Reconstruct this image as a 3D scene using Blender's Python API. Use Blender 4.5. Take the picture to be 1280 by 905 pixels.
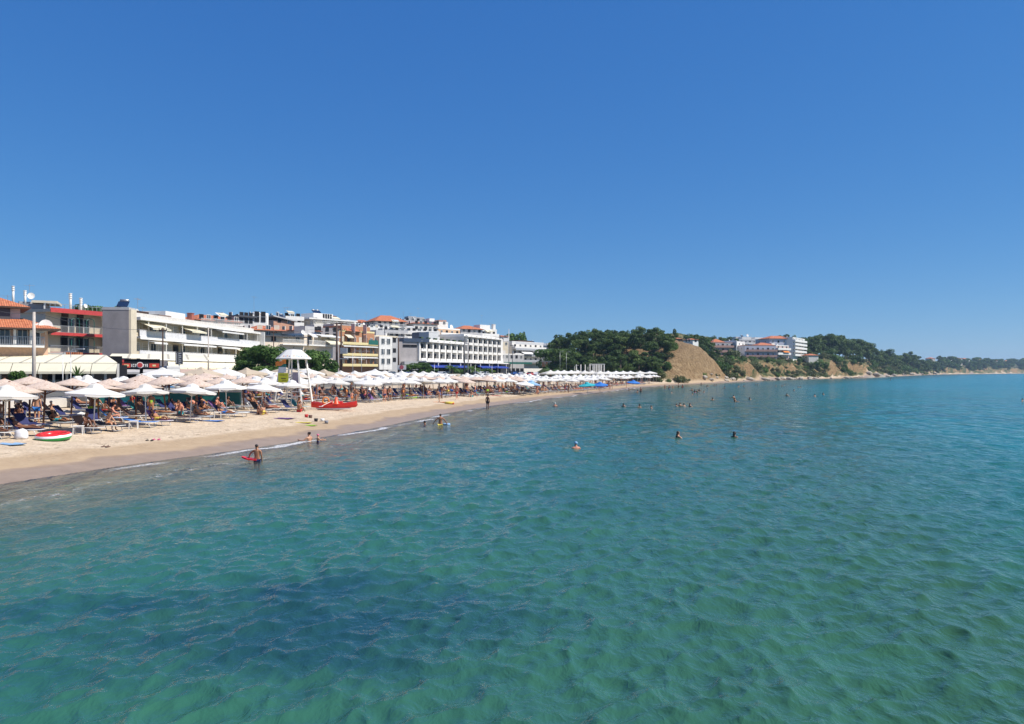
import bpy, bmesh, math, random
import numpy as np
from mathutils import Vector, Matrix, noise as mn
R = math.radians
rng = random.Random(7)
for o in list(bpy.data.objects): bpy.data.objects.remove(o)
scene = bpy.context.scene
COL = scene.collection

# ---------------------------------------------------------------- camera
CH, FPX, HOR = 4.0, 930.0, 464.5
cd = bpy.data.cameras.new('camera'); cam = bpy.data.objects.new('camera', cd); COL.objects.link(cam)
cam.location = (0, 0, CH); cam.rotation_euler = (R(90), 0, 0)
cd.sensor_width = 36; cd.lens = 36*FPX/1280; cd.shift_y = (HOR-452.5)/1280
cd.clip_start = .1; cd.clip_end = 20000
scene.camera = cam
# ---------------------------------------------------------------- sky and sun
SUN_EL, SUN_AZ = R(50), R(-12)          # azimuth measured from +X towards +Y
world = bpy.data.worlds.new('World'); scene.world = world; world.use_nodes = True
wn = world.node_tree; bg = wn.nodes['Background']
sky = wn.nodes.new('ShaderNodeTexSky'); sky.sky_type = 'NISHITA'; sky.sun_disc = False
sky.sun_elevation = SUN_EL; sky.sun_rotation = R(90)-SUN_AZ
sky.altitude = 0; sky.air_density = .8; sky.dust_density = .0; sky.ozone_density = 6
hs = wn.nodes.new('ShaderNodeHueSaturation'); hs.inputs['Saturation'].default_value = 1.12
tint = wn.nodes.new('ShaderNodeMix'); tint.data_type = 'RGBA'; tint.blend_type = 'MULTIPLY'; tint.inputs[0].default_value = 1
tint.inputs[7].default_value = (.80, .90, 1.22, 1)      # the deep blue of a dry summer sky
wn.links.new(sky.outputs[0], tint.inputs[6]); wn.links.new(tint.outputs[2], hs.inputs['Color']); 
sep = wn.nodes.new('ShaderNodeSeparateColor'); cmb = wn.nodes.new('ShaderNodeCombineColor'); wn.links.new(hs.outputs[0], sep.inputs[0])
for i_, (k_, g_) in enumerate(((.585, .72), (.68, .63), (.725, .40))):    # the camera's softer contrast between zenith and horizon
    pw = wn.nodes.new('ShaderNodeMath'); pw.operation = 'POWER'; pw.inputs[1].default_value = g_; wn.links.new(sep.outputs[i_], pw.inputs[0])
    ml = wn.nodes.new('ShaderNodeMath'); ml.operation = 'MULTIPLY'; ml.inputs[1].default_value = k_*.80*.11**(g_-1); wn.links.new(pw.outputs[0], ml.inputs[0])
    wn.links.new(ml.outputs[0], cmb.inputs[i_])
wn.links.new(cmb.outputs[0], bg.inputs['Color'])
bg.inputs['Strength'].default_value = .11
sd = bpy.data.lights.new('sun', 'SUN'); sun = bpy.data.objects.new('sun', sd); COL.objects.link(sun)
sd.energy = 5.0; sd.angle = R(.53); sd.color = (1, .95, .88)
sv = Vector((math.cos(SUN_EL)*math.cos(SUN_AZ), math.cos(SUN_EL)*math.sin(SUN_AZ), math.sin(SUN_EL)))
sun.rotation_euler = sv.to_track_quat('Z', 'Y').to_euler(); sun.location = (60, 0, 90)
vs = scene.view_settings
vs.view_transform = 'Standard'; vs.look = 'None'; vs.exposure = 0.32; vs.gamma = 1; vs.use_curve_mapping = False
scene.cycles.max_bounces = 6; scene.cycles.transparent_max_bounces = 10
scene.cycles.caustics_reflective = False; scene.cycles.caustics_refractive = False
scene.cycles.use_denoising = True; scene.cycles.volume_bounces = 0

# ---------------------------------------------------------------- helpers: objects
def PX(px, Y): return (px-640)/FPX*Y
def PZ(py, Y): return CH+(HOR-py)/FPX*Y
def GP(px, py, g=0.0):
    Y = FPX*(CH-g)/(py-HOR); return ((px-640)/FPX*Y, Y)
def tag(o, label=None, cat=None, group=None, kind=None):
    if label: o['label'] = label
    if cat: o['category'] = cat
    if group: o['group'] = group
    if kind: o['kind'] = kind
    return o
def empty(name, loc, rz=0, label=None, cat=None, group=None):
    o = bpy.data.objects.new(name, None); COL.objects.link(o)
    o.location = loc; o.rotation_euler = (0, 0, rz); o.empty_display_size = .3
    return tag(o, label, cat, group)
def kids(o): return KIDS.get(o.name, [])
KIDS = {}
def adopt(ch, par):
    ch.parent = par; KIDS.setdefault(par.name, []).append(ch)
def copy_tree(o, parent=None):
    c = o.copy(); COL.objects.link(c)
    if parent: adopt(c, parent)
    for ch in kids(o): copy_tree(ch, c)
    return c
class MB:
    def __init__(s): s.v = []; s.f = []; s.m = []; s.mi = 0; s.sm = []
    def add(s, vs_, fs, smooth=False):
        b = len(s.v); s.v += [tuple(v) for v in vs_]
        for f in fs: s.f.append(tuple(b+i for i in f)); s.m.append(s.mi); s.sm.append(smooth)
        return s
    def box(s, x0, x1, y0, y1, z0, z1):
        return s.add([(x0,y0,z0),(x1,y0,z0),(x1,y1,z0),(x0,y1,z0),(x0,y0,z1),(x1,y0,z1),(x1,y1,z1),(x0,y1,z1)],
              [(0,3,2,1),(4,5,6,7),(0,1,5,4),(1,2,6,5),(2,3,7,6),(3,0,4,7)])
    def cbox(s, c, sx, sy, sz, rz=0):
        cs, sn = math.cos(rz), math.sin(rz); P = []
        for z in (-sz/2, sz/2):
            for x, y in ((-sx/2,-sy/2),(sx/2,-sy/2),(sx/2,sy/2),(-sx/2,sy/2)):
                P.append((c[0]+x*cs-y*sn, c[1]+x*sn+y*cs, c[2]+z))
        return s.add(P, [(0,3,2,1),(4,5,6,7),(0,1,5,4),(1,2,6,5),(2,3,7,6),(3,0,4,7)])
    def tube(s, pts, r, n=6, cap=True, r2=None):
        pts = [Vector(p) for p in pts]; N = len(pts); base = len(s.v); prev = None
        for i, p in enumerate(pts):
            d = (pts[min(i+1, N-1)]-pts[max(i-1, 0)]).normalized()
            a = d.cross(Vector((0,0,1))) if prev is None else prev-d*prev.dot(d)
            if a.length < 1e-4: a = Vector((1,0,0))
            a.normalize(); prev = a; b = d.cross(a)
            rr = r if not isinstance(r, (list, tuple)) else r[i]
            if r2 is not None: rr = r+(r2-r)*i/(N-1)
            for k in range(n):
                t = 2*math.pi*k/n; s.v.append(tuple(p+(a*math.cos(t)+b*math.sin(t))*rr))
        for i in range(N-1):
            for k in range(n):
                k2 = (k+1) % n
                s.f.append((base+i*n+k, base+i*n+k2, base+(i+1)*n+k2, base+(i+1)*n+k)); s.m.append(s.mi); s.sm.append(n > 5)
        if cap:
            s.f.append(tuple(base+k for k in range(n))[::-1]); s.m.append(s.mi); s.sm.append(False)
            s.f.append(tuple(base+(N-1)*n+k for k in range(n))); s.m.append(s.mi); s.sm.append(False)
        return s
    def lathe(s, prof, n=12, c=(0,0,0), smooth=True, ph=0):
        base = len(s.v)
        for r, z in prof:
            for k in range(n):
                t = 2*math.pi*k/n+ph; s.v.append((c[0]+r*math.cos(t), c[1]+r*math.sin(t), c[2]+z))
        for i in range(len(prof)-1):
            for k in range(n):
                k2 = (k+1) % n
                s.f.append((base+i*n+k, base+i*n+k2, base+(i+1)*n+k2, base+(i+1)*n+k)); s.m.append(s.mi); s.sm.append(smooth)
        return s
    def build(s, name, mats, parent=None):
        me = bpy.data.meshes.new(name); me.from_pydata(s.v, [], s.f)
        if not isinstance(mats, (list, tuple)): mats = [mats]
        for m in mats: me.materials.append(m)
        if len(mats) > 1: me.polygons.foreach_set('material_index', s.m)
        me.polygons.foreach_set('use_smooth', s.sm)
        me.update()
        o = bpy.data.objects.new(name, me); COL.objects.link(o)
        if parent: adopt(o, parent)
        return o

# ---------------------------------------------------------------- helpers: materials
class NT:
    def __init__(s, name):
        s.m = bpy.data.materials.new(name); s.m.use_nodes = True; s.t = s.m.node_tree
        s.b = s.t.nodes['Principled BSDF']; s.out = s.t.nodes['Material Output']
    def n(s, typ, **kw):
        nd = s.t.nodes.new(typ)
        for k, v in kw.items():
            if k.startswith('i_'):
                key = k[2:]; key = int(key) if key.isdigit() else key.replace('_', ' ')
                nd.inputs[key].default_value = v
            else: setattr(nd, k, v)
        return nd
    def l(s, a, b): s.t.links.new(a, b)
    def noise(s, scale, detail=3, vec=None, rough=.55, dist=0):
        nd = s.n('ShaderNodeTexNoise'); nd.inputs['Scale'].default_value = scale; nd.inputs['Detail'].default_value = detail
        nd.inputs['Roughness'].default_value = rough; nd.inputs['Distortion'].default_value = dist
        if vec is not None: s.l(vec, nd.inputs['Vector'])
        return nd.outputs['Fac']
    def coord(s, what='Object', sc=(1,1,1), rot=(0,0,0)):
        tc = s.n('ShaderNodeTexCoord'); mp = s.n('ShaderNodeMapping'); s.l(tc.outputs[what], mp.inputs['Vector'])
        mp.inputs['Scale'].default_value = sc; mp.inputs['Rotation'].default_value = rot
        return mp.outputs['Vector']
    def pos(s, sc=(1,1,1), rot=(0,0,0)):
        g = s.n('ShaderNodeNewGeometry'); mp = s.n('ShaderNodeMapping'); s.l(g.outputs['Position'], mp.inputs['Vector'])
        mp.inputs['Scale'].default_value = sc; mp.inputs['Rotation'].default_value = rot
        return mp.outputs['Vector']
    def ramp(s, fac, stops, interp='LINEAR'):
        r = s.n('ShaderNodeValToRGB'); e = r.color_ramp.elements; r.color_ramp.interpolation = interp
        while len(e) < len(stops): e.new(.5)
        for el, (p, c) in zip(e, stops):
            el.position = p; el.color = c if len(c) == 4 else (*c, 1)
        s.l(fac, r.inputs['Fac']); return r.outputs['Color']
    def mr(s, v, a, b, c=0, d=1, smooth=False):
        m = s.n('ShaderNodeMapRange')
        if smooth: m.interpolation_type = 'SMOOTHSTEP'
        s.l(v, m.inputs['Value'])
        for k, x in zip(('From Min','From Max','To Min','To Max'), (a,b,c,d)): m.inputs[k].default_value = x
        return m.outputs[0]
    def mix(s, fac, a, b, mode='MIX'):
        m = s.n('ShaderNodeMix', data_type='RGBA', blend_type=mode)
        if hasattr(fac, 'node'): s.l(fac, m.inputs[0])
        else: m.inputs[0].default_value = fac
        for inp, v in ((m.inputs[6], a), (m.inputs[7], b)):
            if hasattr(v, 'node'): s.l(v, inp)
            else: inp.default_value = (*v, 1) if len(v) == 3 else v
        return m.outputs[2]
    def math(s, op, a, b=None, c=None):
        m = s.n('ShaderNodeMath', operation=op)
        for i, v in enumerate((a, b, c)):
            if v is None: continue
            if hasattr(v, 'node'): s.l(v, m.inputs[i])
            else: m.inputs[i].default_value = v
        return m.outputs[0]
    def attr(s, name):
        a = s.n('ShaderNodeAttribute'); a.attribute_name = name; return a.outputs['Fac']
    def bump(s, h, strength=.3, dist=.1, into=None):
        b = s.n('ShaderNodeBump'); b.inputs['Strength'].default_value = strength; b.inputs['Distance'].default_value = dist
        s.l(h, b.inputs['Height'])
        if into is not None: s.l(into, b.inputs['Normal'])
        return b.outputs['Normal']
    def set(s, **kw):
        for k, v in kw.items():
            key = {'color':'Base Color','rough':'Roughness','metal':'Metallic','normal':'Normal','spec':'Specular IOR Level','ior':'IOR','alpha':'Alpha','trans':'Transmission Weight','sss':'Subsurface Weight','coat':'Coat Weight'}[k]
            if hasattr(v, 'node'): s.l(v, s.b.inputs[key])
            else: s.b.inputs[key].default_value = (*v, 1) if isinstance(v, tuple) and len(v) == 3 else v
        return s.m
_MC = {}
def mat(name, col, rough=.6, var=.12, scale=3.0, bump=.0, metal=0, spec=.5, thin=False):
    """paint, plaster, cloth...: a base colour with uneven wear and a little dirt of its own"""
    key = (name,)
    if key in _MC: return _MC[key]
    t = NT(name)
    v = t.coord('Object')
    f = t.noise(scale, 4, v, .6)
    lo = tuple(c*(1-var*1.6) for c in col); hi = tuple(min(1, c*(1+var*.7)) for c in col)
    t.set(color=t.ramp(f, [(.3, lo), (.7, hi)]), rough=rough, metal=metal, spec=spec)
    if bump:
        t.set(normal=t.bump(t.noise(scale*6, 3, v), bump, .05))
    if thin:        # cloth that lets daylight through
        tr = t.n('ShaderNodeBsdfTranslucent'); tr.inputs['Color'].default_value = (*[c*.9 for c in col], 1)
        ms = t.n('ShaderNodeMixShader'); ms.inputs[0].default_value = thin
        t.l(t.b.outputs[0], ms.inputs[1]); t.l(tr.outputs[0], ms.inputs[2]); t.l(ms.outputs[0], t.out.inputs['Surface'])
    if 'parasol cloth' in name:        # each canopy has faded and greyed a little differently
        oi = t.n('ShaderNodeObjectInfo'); src = t.b.inputs['Base Color'].links[0].from_socket
        t.l(t.mix(1, src, t.ramp(oi.outputs['Random'], [(0, (.86,.84,.79)), (.35, (.96,.95,.92)), (1, (1,1,1))]), 'MULTIPLY'), t.b.inputs['Base Color'])
    _MC[key] = t.m
    return t.m

# ---------------------------------------------------------------- shoreline and the lie of the land
SH = [(-160,-400),(-90,-170),(-50,-70),(-34,-30),(-26,0),(-21.5,14),(-18.6,25),(-17.2,29.6),(-16.1,32.8),(-13.8,38.2),(-11.6,45.1),(-9.4,54),(-6.6,70),
      (-2.8,86),(3.2,105),(10.8,127),(20.4,154),(32.8,190),(52,228),(79,272),(116,338),(156,390),(197.6,437.6),(289,572),(453,826),(617,1063),
      (1067,1550),(1720,1860),(3200,2300),(6500,2900)]
SHA = np.array(SH, float)
def shore(x, y):
    """signed distance to the shoreline (positive inland) and the index along it"""
    x = np.asarray(x, float); y = np.asarray(y, float)
    best = np.full(x.shape, 1e18); sg = np.zeros(x.shape); ss = np.zeros(x.shape)
    for i in range(len(SHA)-1):
        ax, ay = SHA[i]; bx, by = SHA[i+1]; dx, dy = bx-ax, by-ay; L2 = dx*dx+dy*dy
        t = np.clip(((x-ax)*dx+(y-ay)*dy)/L2, 0, 1)
        qx = x-(ax+t*dx); qy = y-(ay+t*dy); d2 = qx*qx+qy*qy
        cr = dx*qy-dy*qx
        m = d2 < best
        best = np.where(m, d2, best); sg = np.where(m, np.sign(cr), sg); ss = np.where(m, i+t, ss)
    return np.sqrt(best)*np.where(sg == 0, 1, sg), ss
def vnoise(x, y, seed=0):
    xi = np.floor(x).astype(np.int64); yi = np.floor(y).astype(np.int64); fx = x-xi; fy = y-yi
    fx = fx*fx*(3-2*fx); fy = fy*fy*(3-2*fy)
    def h(a, b):
        n = (a*374761393+b*668265263+seed*1442695041) & 0x7fffffff
        n = ((n ^ (n >> 13))*1274126177) & 0x7fffffff
        return ((n ^ (n >> 16)) & 0xffff)/65535.0
    return (h(xi,yi)*(1-fx)+h(xi+1,yi)*fx)*(1-fy)+(h(xi,yi+1)*(1-fx)+h(xi+1,yi+1)*fx)*fy
def fbm(x, y, o=4, seed=0):
    r = 0; a = .5; t = 0
    for k in range(o): r = r+a*vnoise(x, y, seed+k); t += a; x = x*2.03+17; y = y*2.03+31; a *= .55
    return r/t
def sstep(a, b, x):
    t = np.clip((x-a)/(b-a), 0, 1); return t*t*(3-2*t)
RIDGE = [((77,282),8.6,16),((67,272),12.6,19),((58,267),14.6,22),((42,268),12.0,25),((28,276),10.5,20),((22,286),8,13)]
def terrain(x, y):
    d, s = shore(x, y)
    z = np.interp(d, [-400,-90,-40,-15,-4,0,2.5,5,9,26,34,60], [-9,-4.5,-2.6,-1.15,-.4,0,.28,.5,.72,1.2,2.0,2.8])
    z = z+np.where(d > .5, (fbm(x*.9, y*.9, 3, 5)-.5)*.10*sstep(1.5, 6, d)*(1-sstep(28, 34, d)), 0)
    far = sstep(18.2, 19.6, s)                       # where the cliffs begin
    town = (1-far)*sstep(70, 150, d)*11*(1-.35*sstep(15.5, 18, s))
    z = z+town
    # cliffs
    top = np.interp(s, [18,19,20,22,23,24,25,26,27], [8,8.3,9.3,12.5,13,13,13,14,15])
    w = fbm(x*.035, y*.035, 4, 9); g = fbm(x*.11, y*.11, 3, 22)
    sc = np.interp(s, [19,22,24,26,28], [1,1,1.4,1.3,2.2])
    dd = d-(w-.5)*26*sc-(g-.5)*9*sc
    cl = sstep(2*sc, 21*sc, dd)
    back = np.interp(s, [18,20,21,22,23,24,25,26,28], [1,1,7,16,17,14,11,10,10])*sstep(26*sc, 120*sc, d)
    wood_gap = sstep(.05, .12, x/np.maximum(y, 1.0))
    cliff = wood_gap*far*(cl*(top-1)+back+(fbm(x*.05, y*.05, 4, 3)-.5)*5*cl+(fbm(x*.3, y*.3, 4, 8)-.5)*2.4*sstep(.02, .3, cl))
    z = z+cliff
    # the wooded ridge ending in a bare earth knoll
    rz = np.zeros(np.shape(z))
    for i in range(len(RIDGE)-1):
        (a, ha, ra), (b, hb, rb) = RIDGE[i], RIDGE[i+1]
        dx, dy = b[0]-a[0], b[1]-a[1]
        t = np.clip(((x-a[0])*dx+(y-a[1])*dy)/(dx*dx+dy*dy), 0, 1)
        q = np.hypot(x-a[0]-t*dx, y-a[1]-t*dy)*(1+.22*(fbm(x*.06, y*.06, 3, 41)-.5)); hh = ha+(hb-ha)*t; rr = ra+(rb-ra)*t
        rz = np.maximum(rz, hh*np.clip(1-(q/(rr*1.18))**1.5, 0, 1))
    rz = rz*sstep(2.5, 9, d)
    z = np.maximum(z, rz+np.minimum(z, 1.0)*.9)+np.where(rz > 1, ((fbm(x*.22, y*.22, 4, 51)-.5)*1.9-np.abs(fbm(np.arctan2(y-268, x-58)*6.5, np.hypot(x-58, y-268)*.03, 4, 61)-.5)*5.0*np.clip((13-rz)/8, 0, 1))*np.clip(rz/6, 0, 1), 0)
    hill = np.clip(rz/1.5, 0, 1); hill = np.maximum(hill, far*sstep(1.5, 3.5, d)*sstep(.6, 1.6, z))
    return z, d, s, hill
def gz(x, y): return float(terrain(np.array([float(x)]), np.array([float(y)]))[0][0])
def sd_(x, y): return float(shore(np.array([float(x)]), np.array([float(y)]))[0][0])

def polar(name, ang, rad, zfun, attrs, m):
    A, Rr = np.meshgrid(ang, rad, indexing='xy')
    x = Rr*np.cos(A); y = Rr*np.sin(A)
    X, Y, Z, at = zfun(x, y)
    nr, na = A.shape
    co = np.stack([X, Y, Z], -1).reshape(-1, 3).astype(np.float32)
    i = np.arange(nr-1)[:, None]*na+np.arange(na-1)[None, :]
    q = np.stack([i, i+1, i+na+1, i+na], -1).reshape(-1, 4)[:, ::-1]
    me = bpy.data.meshes.new(name)
    me.vertices.add(len(co)); me.vertices.foreach_set('co', co.ravel())
    me.loops.add(q.size); me.loops.foreach_set('vertex_index', q.ravel().astype(np.int32))
    me.polygons.add(len(q)); me.polygons.foreach_set('loop_start', np.arange(0, q.size, 4, dtype=np.int32))
    me.polygons.foreach_set('loop_total', np.full(len(q), 4, np.int32))
    me.polygons.foreach_set('use_smooth', np.ones(len(q), bool))
    me.update(calc_edges=True)
    for k, v in at.items():
        a = me.attributes.new(k, 'FLOAT', 'POINT'); a.data.foreach_set('value', v.ravel().astype(np.float32))
    me.materials.append(m)
    o = bpy.data.objects.new(name, me); COL.objects.link(o)
    if sum(me.polygons[0].normal) == 0 or me.polygons[len(q)//2].normal.z < 0: me.flip_normals()
    return o

# ground material
def ground_material():
    t = NT('ground'); p = t.pos(); d = t.attr('shore'); hill = t.attr('hill'); zz = t.attr('height')
    n1 = t.noise(1.2, 5, p, .65); n2 = t.noise(9, 4, p, .7); n3 = t.noise(.12, 4, p, .6)
    dry = t.ramp(n1, [(.3, (.48,.37,.255)), (.55, (.58,.46,.325)), (.75, (.66,.54,.40))])
    spk = t.ramp(n2, [(.33, (.42,.40,.38)), (.47, (1,1,1))])
    dry = t.mix(.55, dry, spk, 'MULTIPLY')
    damp = t.ramp(n1, [(.3, (.37,.265,.165)), (.7, (.43,.32,.205))])
    wet = t.ramp(n1, [(.3, (.27,.195,.135)), (.7, (.34,.25,.175))])
    dn = t.math('ADD', d, t.math('MULTIPLY', t.math('SUBTRACT', t.noise(.35, 2, p), .5), 2.2))
    c = t.mix(t.mr(dn, 1.7, 2.1, smooth=True), wet, damp)
    c = t.mix(t.mr(dn, 3.6, 4.6, smooth=True), c, dry)
    wl = t.math('SUBTRACT', 1, t.math('MULTIPLY', t.math('ABSOLUTE', t.math('SUBTRACT', dn, 4.9)), 1.8))
    c = t.mix(t.math('MULTIPLY', t.mr(wl, 0, .8), t.mr(t.noise(2.2, 5, p, .75), .52, .62, 0, .7)), c, (.16,.11,.07))
    # sea bed: pale sand, painted dark further out for the dimness of deep water
    bed = t.ramp(t.noise(.5, 4, p), [(.35, (.22,.19,.13)), (.6, (.36,.31,.22))]); bed = t.mix(t.mr(d, -11, -5, 1, 0), bed, (.015,.05,.045))
    c = t.mix(t.mr(d, -1.5, 0), bed, c)
    # town ground: worn asphalt, dusty verges
    town = t.ramp(t.noise(.25, 5, p), [(.35, (.10,.10,.095)), (.6, (.19,.175,.15)), (.75, (.16,.17,.09))])
    c = t.mix(t.mr(dn, 29, 31), c, town)
    # hills: bare ochre earth on the steep parts, dry scrub and grass on the flatter ones
    g = t.n('ShaderNodeNewGeometry'); sx = t.n('ShaderNodeSeparateXYZ'); t.l(g.outputs['True Normal'], sx.inputs[0])
    strat = t.noise(1, 5, t.pos((.12,.12,1.1)), .7); er = t.noise(1.1, 6, t.pos((1,1,.35)), .72)
    earth = t.ramp(strat, [(.3, (.19,.115,.055)), (.45, (.33,.215,.105)), (.52, (.25,.155,.075)), (.62, (.41,.29,.155)), (.72, (.47,.36,.22))])
    earth = t.mix(.6, earth, t.ramp(er, [(.32, (.45,.42,.38)), (.55, (1,1,1)), (.75, (1.0,.96,.88))]), 'MULTIPLY')
    grass = t.ramp(n1, [(.3, (.20,.15,.07)), (.5, (.28,.22,.10)), (.7, (.13,.14,.05))])
    scrub = t.ramp(n2, [(.35, (.045,.06,.02)), (.7, (.10,.12,.045))])
    flat = t.mix(t.mr(n3, .37, .50, smooth=True), grass, scrub)
    nn = t.math('ADD', sx.outputs[2], t.math('MULTIPLY', t.math('SUBTRACT', n1, .5), .25))
    hc = t.mix(t.mr(nn, .60, .80, smooth=True), earth, flat)
    kn = t.n('ShaderNodeVectorMath', operation='DISTANCE'); t.l(g.outputs['Position'], kn.inputs[0]); kn.inputs[1].default_value = (62, 262, 8)
    bare = t.ramp(t.noise(.45, 5, p, .7), [(.34, (.19,.12,.06)), (.5, (.36,.245,.13)), (.66, (.50,.36,.20))])
    bare = t.mix(t.mr(t.math('ADD', zz, t.math('MULTIPLY', n3, 6)), 9, 16, 0, .6, True), bare, (.24,.165,.10))
    bare = t.mix(.7, bare, t.ramp(er, [(.3, (.4,.38,.35)), (.55, (1,1,1))]), 'MULTIPLY')
    hc = t.mix(t.mr(kn.outputs['Value'], 20, 30, 1, 0, True), hc, t.mix(.45, bare, earth))
    c = t.mix(t.mr(hill, .25, .9, smooth=True), c, hc)
    rough = t.mr(dn, 1.3, 2.2, .45, .9)
    t.set(color=c, rough=rough, spec=t.mr(dn, 1.3, 2.2, .3, .12))
    hgt = t.math('ADD', t.math('MULTIPLY', n2, .03), t.math('MULTIPLY', n1, .09))
    vo = t.n('ShaderNodeTexVoronoi'); vo.inputs['Scale'].default_value = 2.4; t.l(p, vo.inputs['Vector'])
    hgt = t.math('ADD', hgt, t.math('MULTIPLY', t.mr(vo.outputs['Distance'], 0, .35), .06))
    hgt = t.math('MULTIPLY', hgt, t.mr(dn, 1.6, 5, .02, 1))
    hb = t.math('ADD', hgt, t.math('MULTIPLY', t.math('MULTIPLY', er, hill), 1.3))
    t.set(normal=t.bump(hb, 1.0, 1.0))
    return t.m
def zground(x, y):
    z, d, s, hill = terrain(x, y)
    return x, y, z, {'shore': d, 'hill': hill, 'height': z}
fa = np.concatenate([np.radians(np.arange(-75, 40, 3.0)), np.radians(np.arange(40, 142, .15)), np.radians(np.arange(142, 285.1, 3.0))])
rr = np.concatenate([[.5], 3*np.exp(np.arange(0, math.log(8000/3), .0095))])
gobj = polar('ground', fa, rr, zground, None, ground_material()); tag(gobj, kind='structure')

# ---------------------------------------------------------------- the sea
WR = random.Random(11)
WAVES = []
for k in range(145):
    L = .15*(5.6/.15)**((k+WR.random())/145)
    th = math.pi-.20+WR.gauss(0, .75 if L < 3 else .38)
    if k % 5 == 0: th = math.pi*.5+WR.gauss(.3, .5)          # a weaker second wave train along the beach
    ak = .026 if L < .22 else .043 if L < .75 else .023 if L < 1.4 else .010 if L < 3 else .006
    WAVES.append((L, th, ak*L/(2*math.pi), WR.random()*6.283, WR.random()*50))
def zsea(x, y):
    r = np.hypot(x, y); d, s = shore(x, y)
    step = np.maximum(r*.0042, .02)
    shal = sstep(0, 14, -d)*.85+.15
    X = x.copy(); Y = y.copy(); Z = np.zeros(x.shape)
    for L, th, A, ph, sdv in WAVES:
        k = 2*math.pi/L; kx, ky = math.cos(th)*k, math.sin(th)*k
        att = np.clip((L/step-3)/4, 0, 1)
        if att.max() <= 0: continue
        mod = .35+1.3*vnoise(x/(L*3.2)+sdv, y/(L*3.2)-sdv, int(sdv))
        a = A*att*mod*shal
        q = kx*x+ky*y+ph
        Z += a*np.sin(q); c = a*np.cos(q)*.95
        X += c*math.cos(th); Y += c*math.sin(th)
    inl = d > 0
    Z = np.where(inl, -.02, Z*sstep(-.2, 2.5, -d)+.012)
    depth = -terrain(x, y)[0]
    return X, Y, Z, {'shore': d, 'depth': depth}
def sea_material():
    t = NT('sea water'); d = t.attr('shore'); dep = t.attr('depth'); p = t.pos()
    # body colour of the water with its depth, weed beds as scattered darker patches
    c = t.ramp(t.mr(dep, 0, 5.0), [(0, (.10,.14,.095)), (.10, (.050,.125,.085)), (.20, (.023,.106,.080)), (.29, (.029,.102,.066)), (.35, (.032,.095,.046)), (.41, (.015,.114,.084)), (.47, (.003,.152,.150)), (.65, (.001,.17,.19)), (1, (.001,.18,.225))])
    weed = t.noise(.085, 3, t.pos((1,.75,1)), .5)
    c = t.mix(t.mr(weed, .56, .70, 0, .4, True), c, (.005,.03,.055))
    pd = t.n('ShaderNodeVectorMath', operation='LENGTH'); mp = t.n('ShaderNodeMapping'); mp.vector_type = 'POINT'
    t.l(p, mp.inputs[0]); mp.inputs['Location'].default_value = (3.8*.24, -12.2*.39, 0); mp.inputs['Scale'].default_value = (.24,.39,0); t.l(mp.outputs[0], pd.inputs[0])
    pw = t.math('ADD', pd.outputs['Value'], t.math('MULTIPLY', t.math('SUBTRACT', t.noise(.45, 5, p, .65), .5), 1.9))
    c = t.mix(t.mr(pw, .4, 1.35, .78, 0, True), c, (.008,.040,.060))  # one large soft-edged dark blue patch on the near water
    gr = t.noise(.3, 3, p); c = t.mix(t.mr(gr, .45, .75, 0, .45, True), c, (.040,.140,.075))
    sp = t.n('ShaderNodeVectorMath', operation='LENGTH'); t.l(t.n('ShaderNodeNewGeometry').outputs['Position'], sp.inputs[0])
    # ripples too small to be modelled
    far = t.mr(sp.outputs['Value'], 14, 70)
    w1 = t.noise(2.8, 3, t.pos((1,.62,1), (0,0,.35)), .6, .35)
    w1 = t.math('SUBTRACT', 1, t.math('MULTIPLY', t.math('ABSOLUTE', t.math('SUBTRACT', w1, .5)), 2.4))
    w2 = t.noise(8, 3, t.pos((1,.8,1), (0,0,-.3)), .6, .2)
    w3 = t.noise(.55, 4, t.pos((1,.4,1), (0,0,.1)), .6, .3)
    h = t.math('ADD', t.math('MULTIPLY', w1, .032), t.math('MULTIPLY', w2, .014))
    h = t.math('ADD', h, t.math('MULTIPLY', t.math('MULTIPLY', w1, .07), far))
    w4 = t.noise(.16, 3, t.pos((1,.6,1), (0,0,.2)), .55, .3); h = t.math('ADD', h, t.math('MULTIPLY', t.math('MULTIPLY', w4, 2.2), t.mr(sp.outputs['Value'], 60, 260)))
    h = t.math('ADD', h, t.math('MULTIPLY', t.math('MULTIPLY', w3, 1.0), far))
    nb = t.bump(h, .9, 1.0)
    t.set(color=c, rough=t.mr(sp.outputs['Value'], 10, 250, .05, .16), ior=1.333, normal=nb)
    # clear water at the edge, thin sheets over the sand
    tr = t.n('ShaderNodeBsdfTransparent'); tr.inputs['Color'].default_value = (.80,.90,.86,1)
    gl = t.n('ShaderNodeBsdfGlossy'); gl.inputs['Roughness'].default_value = .06; t.l(nb, gl.inputs['Normal'])
    fr = t.n('ShaderNodeFresnel'); fr.inputs['IOR'].default_value = 1.333; t.l(nb, fr.inputs['Normal'])
    m1 = t.n('ShaderNodeMixShader'); t.l(fr.outputs[0], m1.inputs[0]); t.l(tr.outputs[0], m1.inputs[1]); t.l(gl.outputs[0], m1.inputs[2])
    m2 = t.n('ShaderNodeMixShader'); t.l(t.mr(dep, .12, .85, 0, 1, True), m2.inputs[0]); t.l(m1.outputs[0], m2.inputs[1]); t.l(t.b.outputs[0], m2.inputs[2])
    # broken foam lines
    dn = t.math('ADD', d, t.math('MULTIPLY', t.math('SUBTRACT', t.noise(.22, 2, p), .5), 2.6))
    ln = t.math('SUBTRACT', 1, t.math('MULTIPLY', t.math('ABSOLUTE', t.math('ADD', dn, .75)), 2.6))
    fo = t.math('MULTIPLY', t.mr(ln, .0, .7), t.mr(t.noise(5, 4, p, .7), .40, .55))
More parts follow.
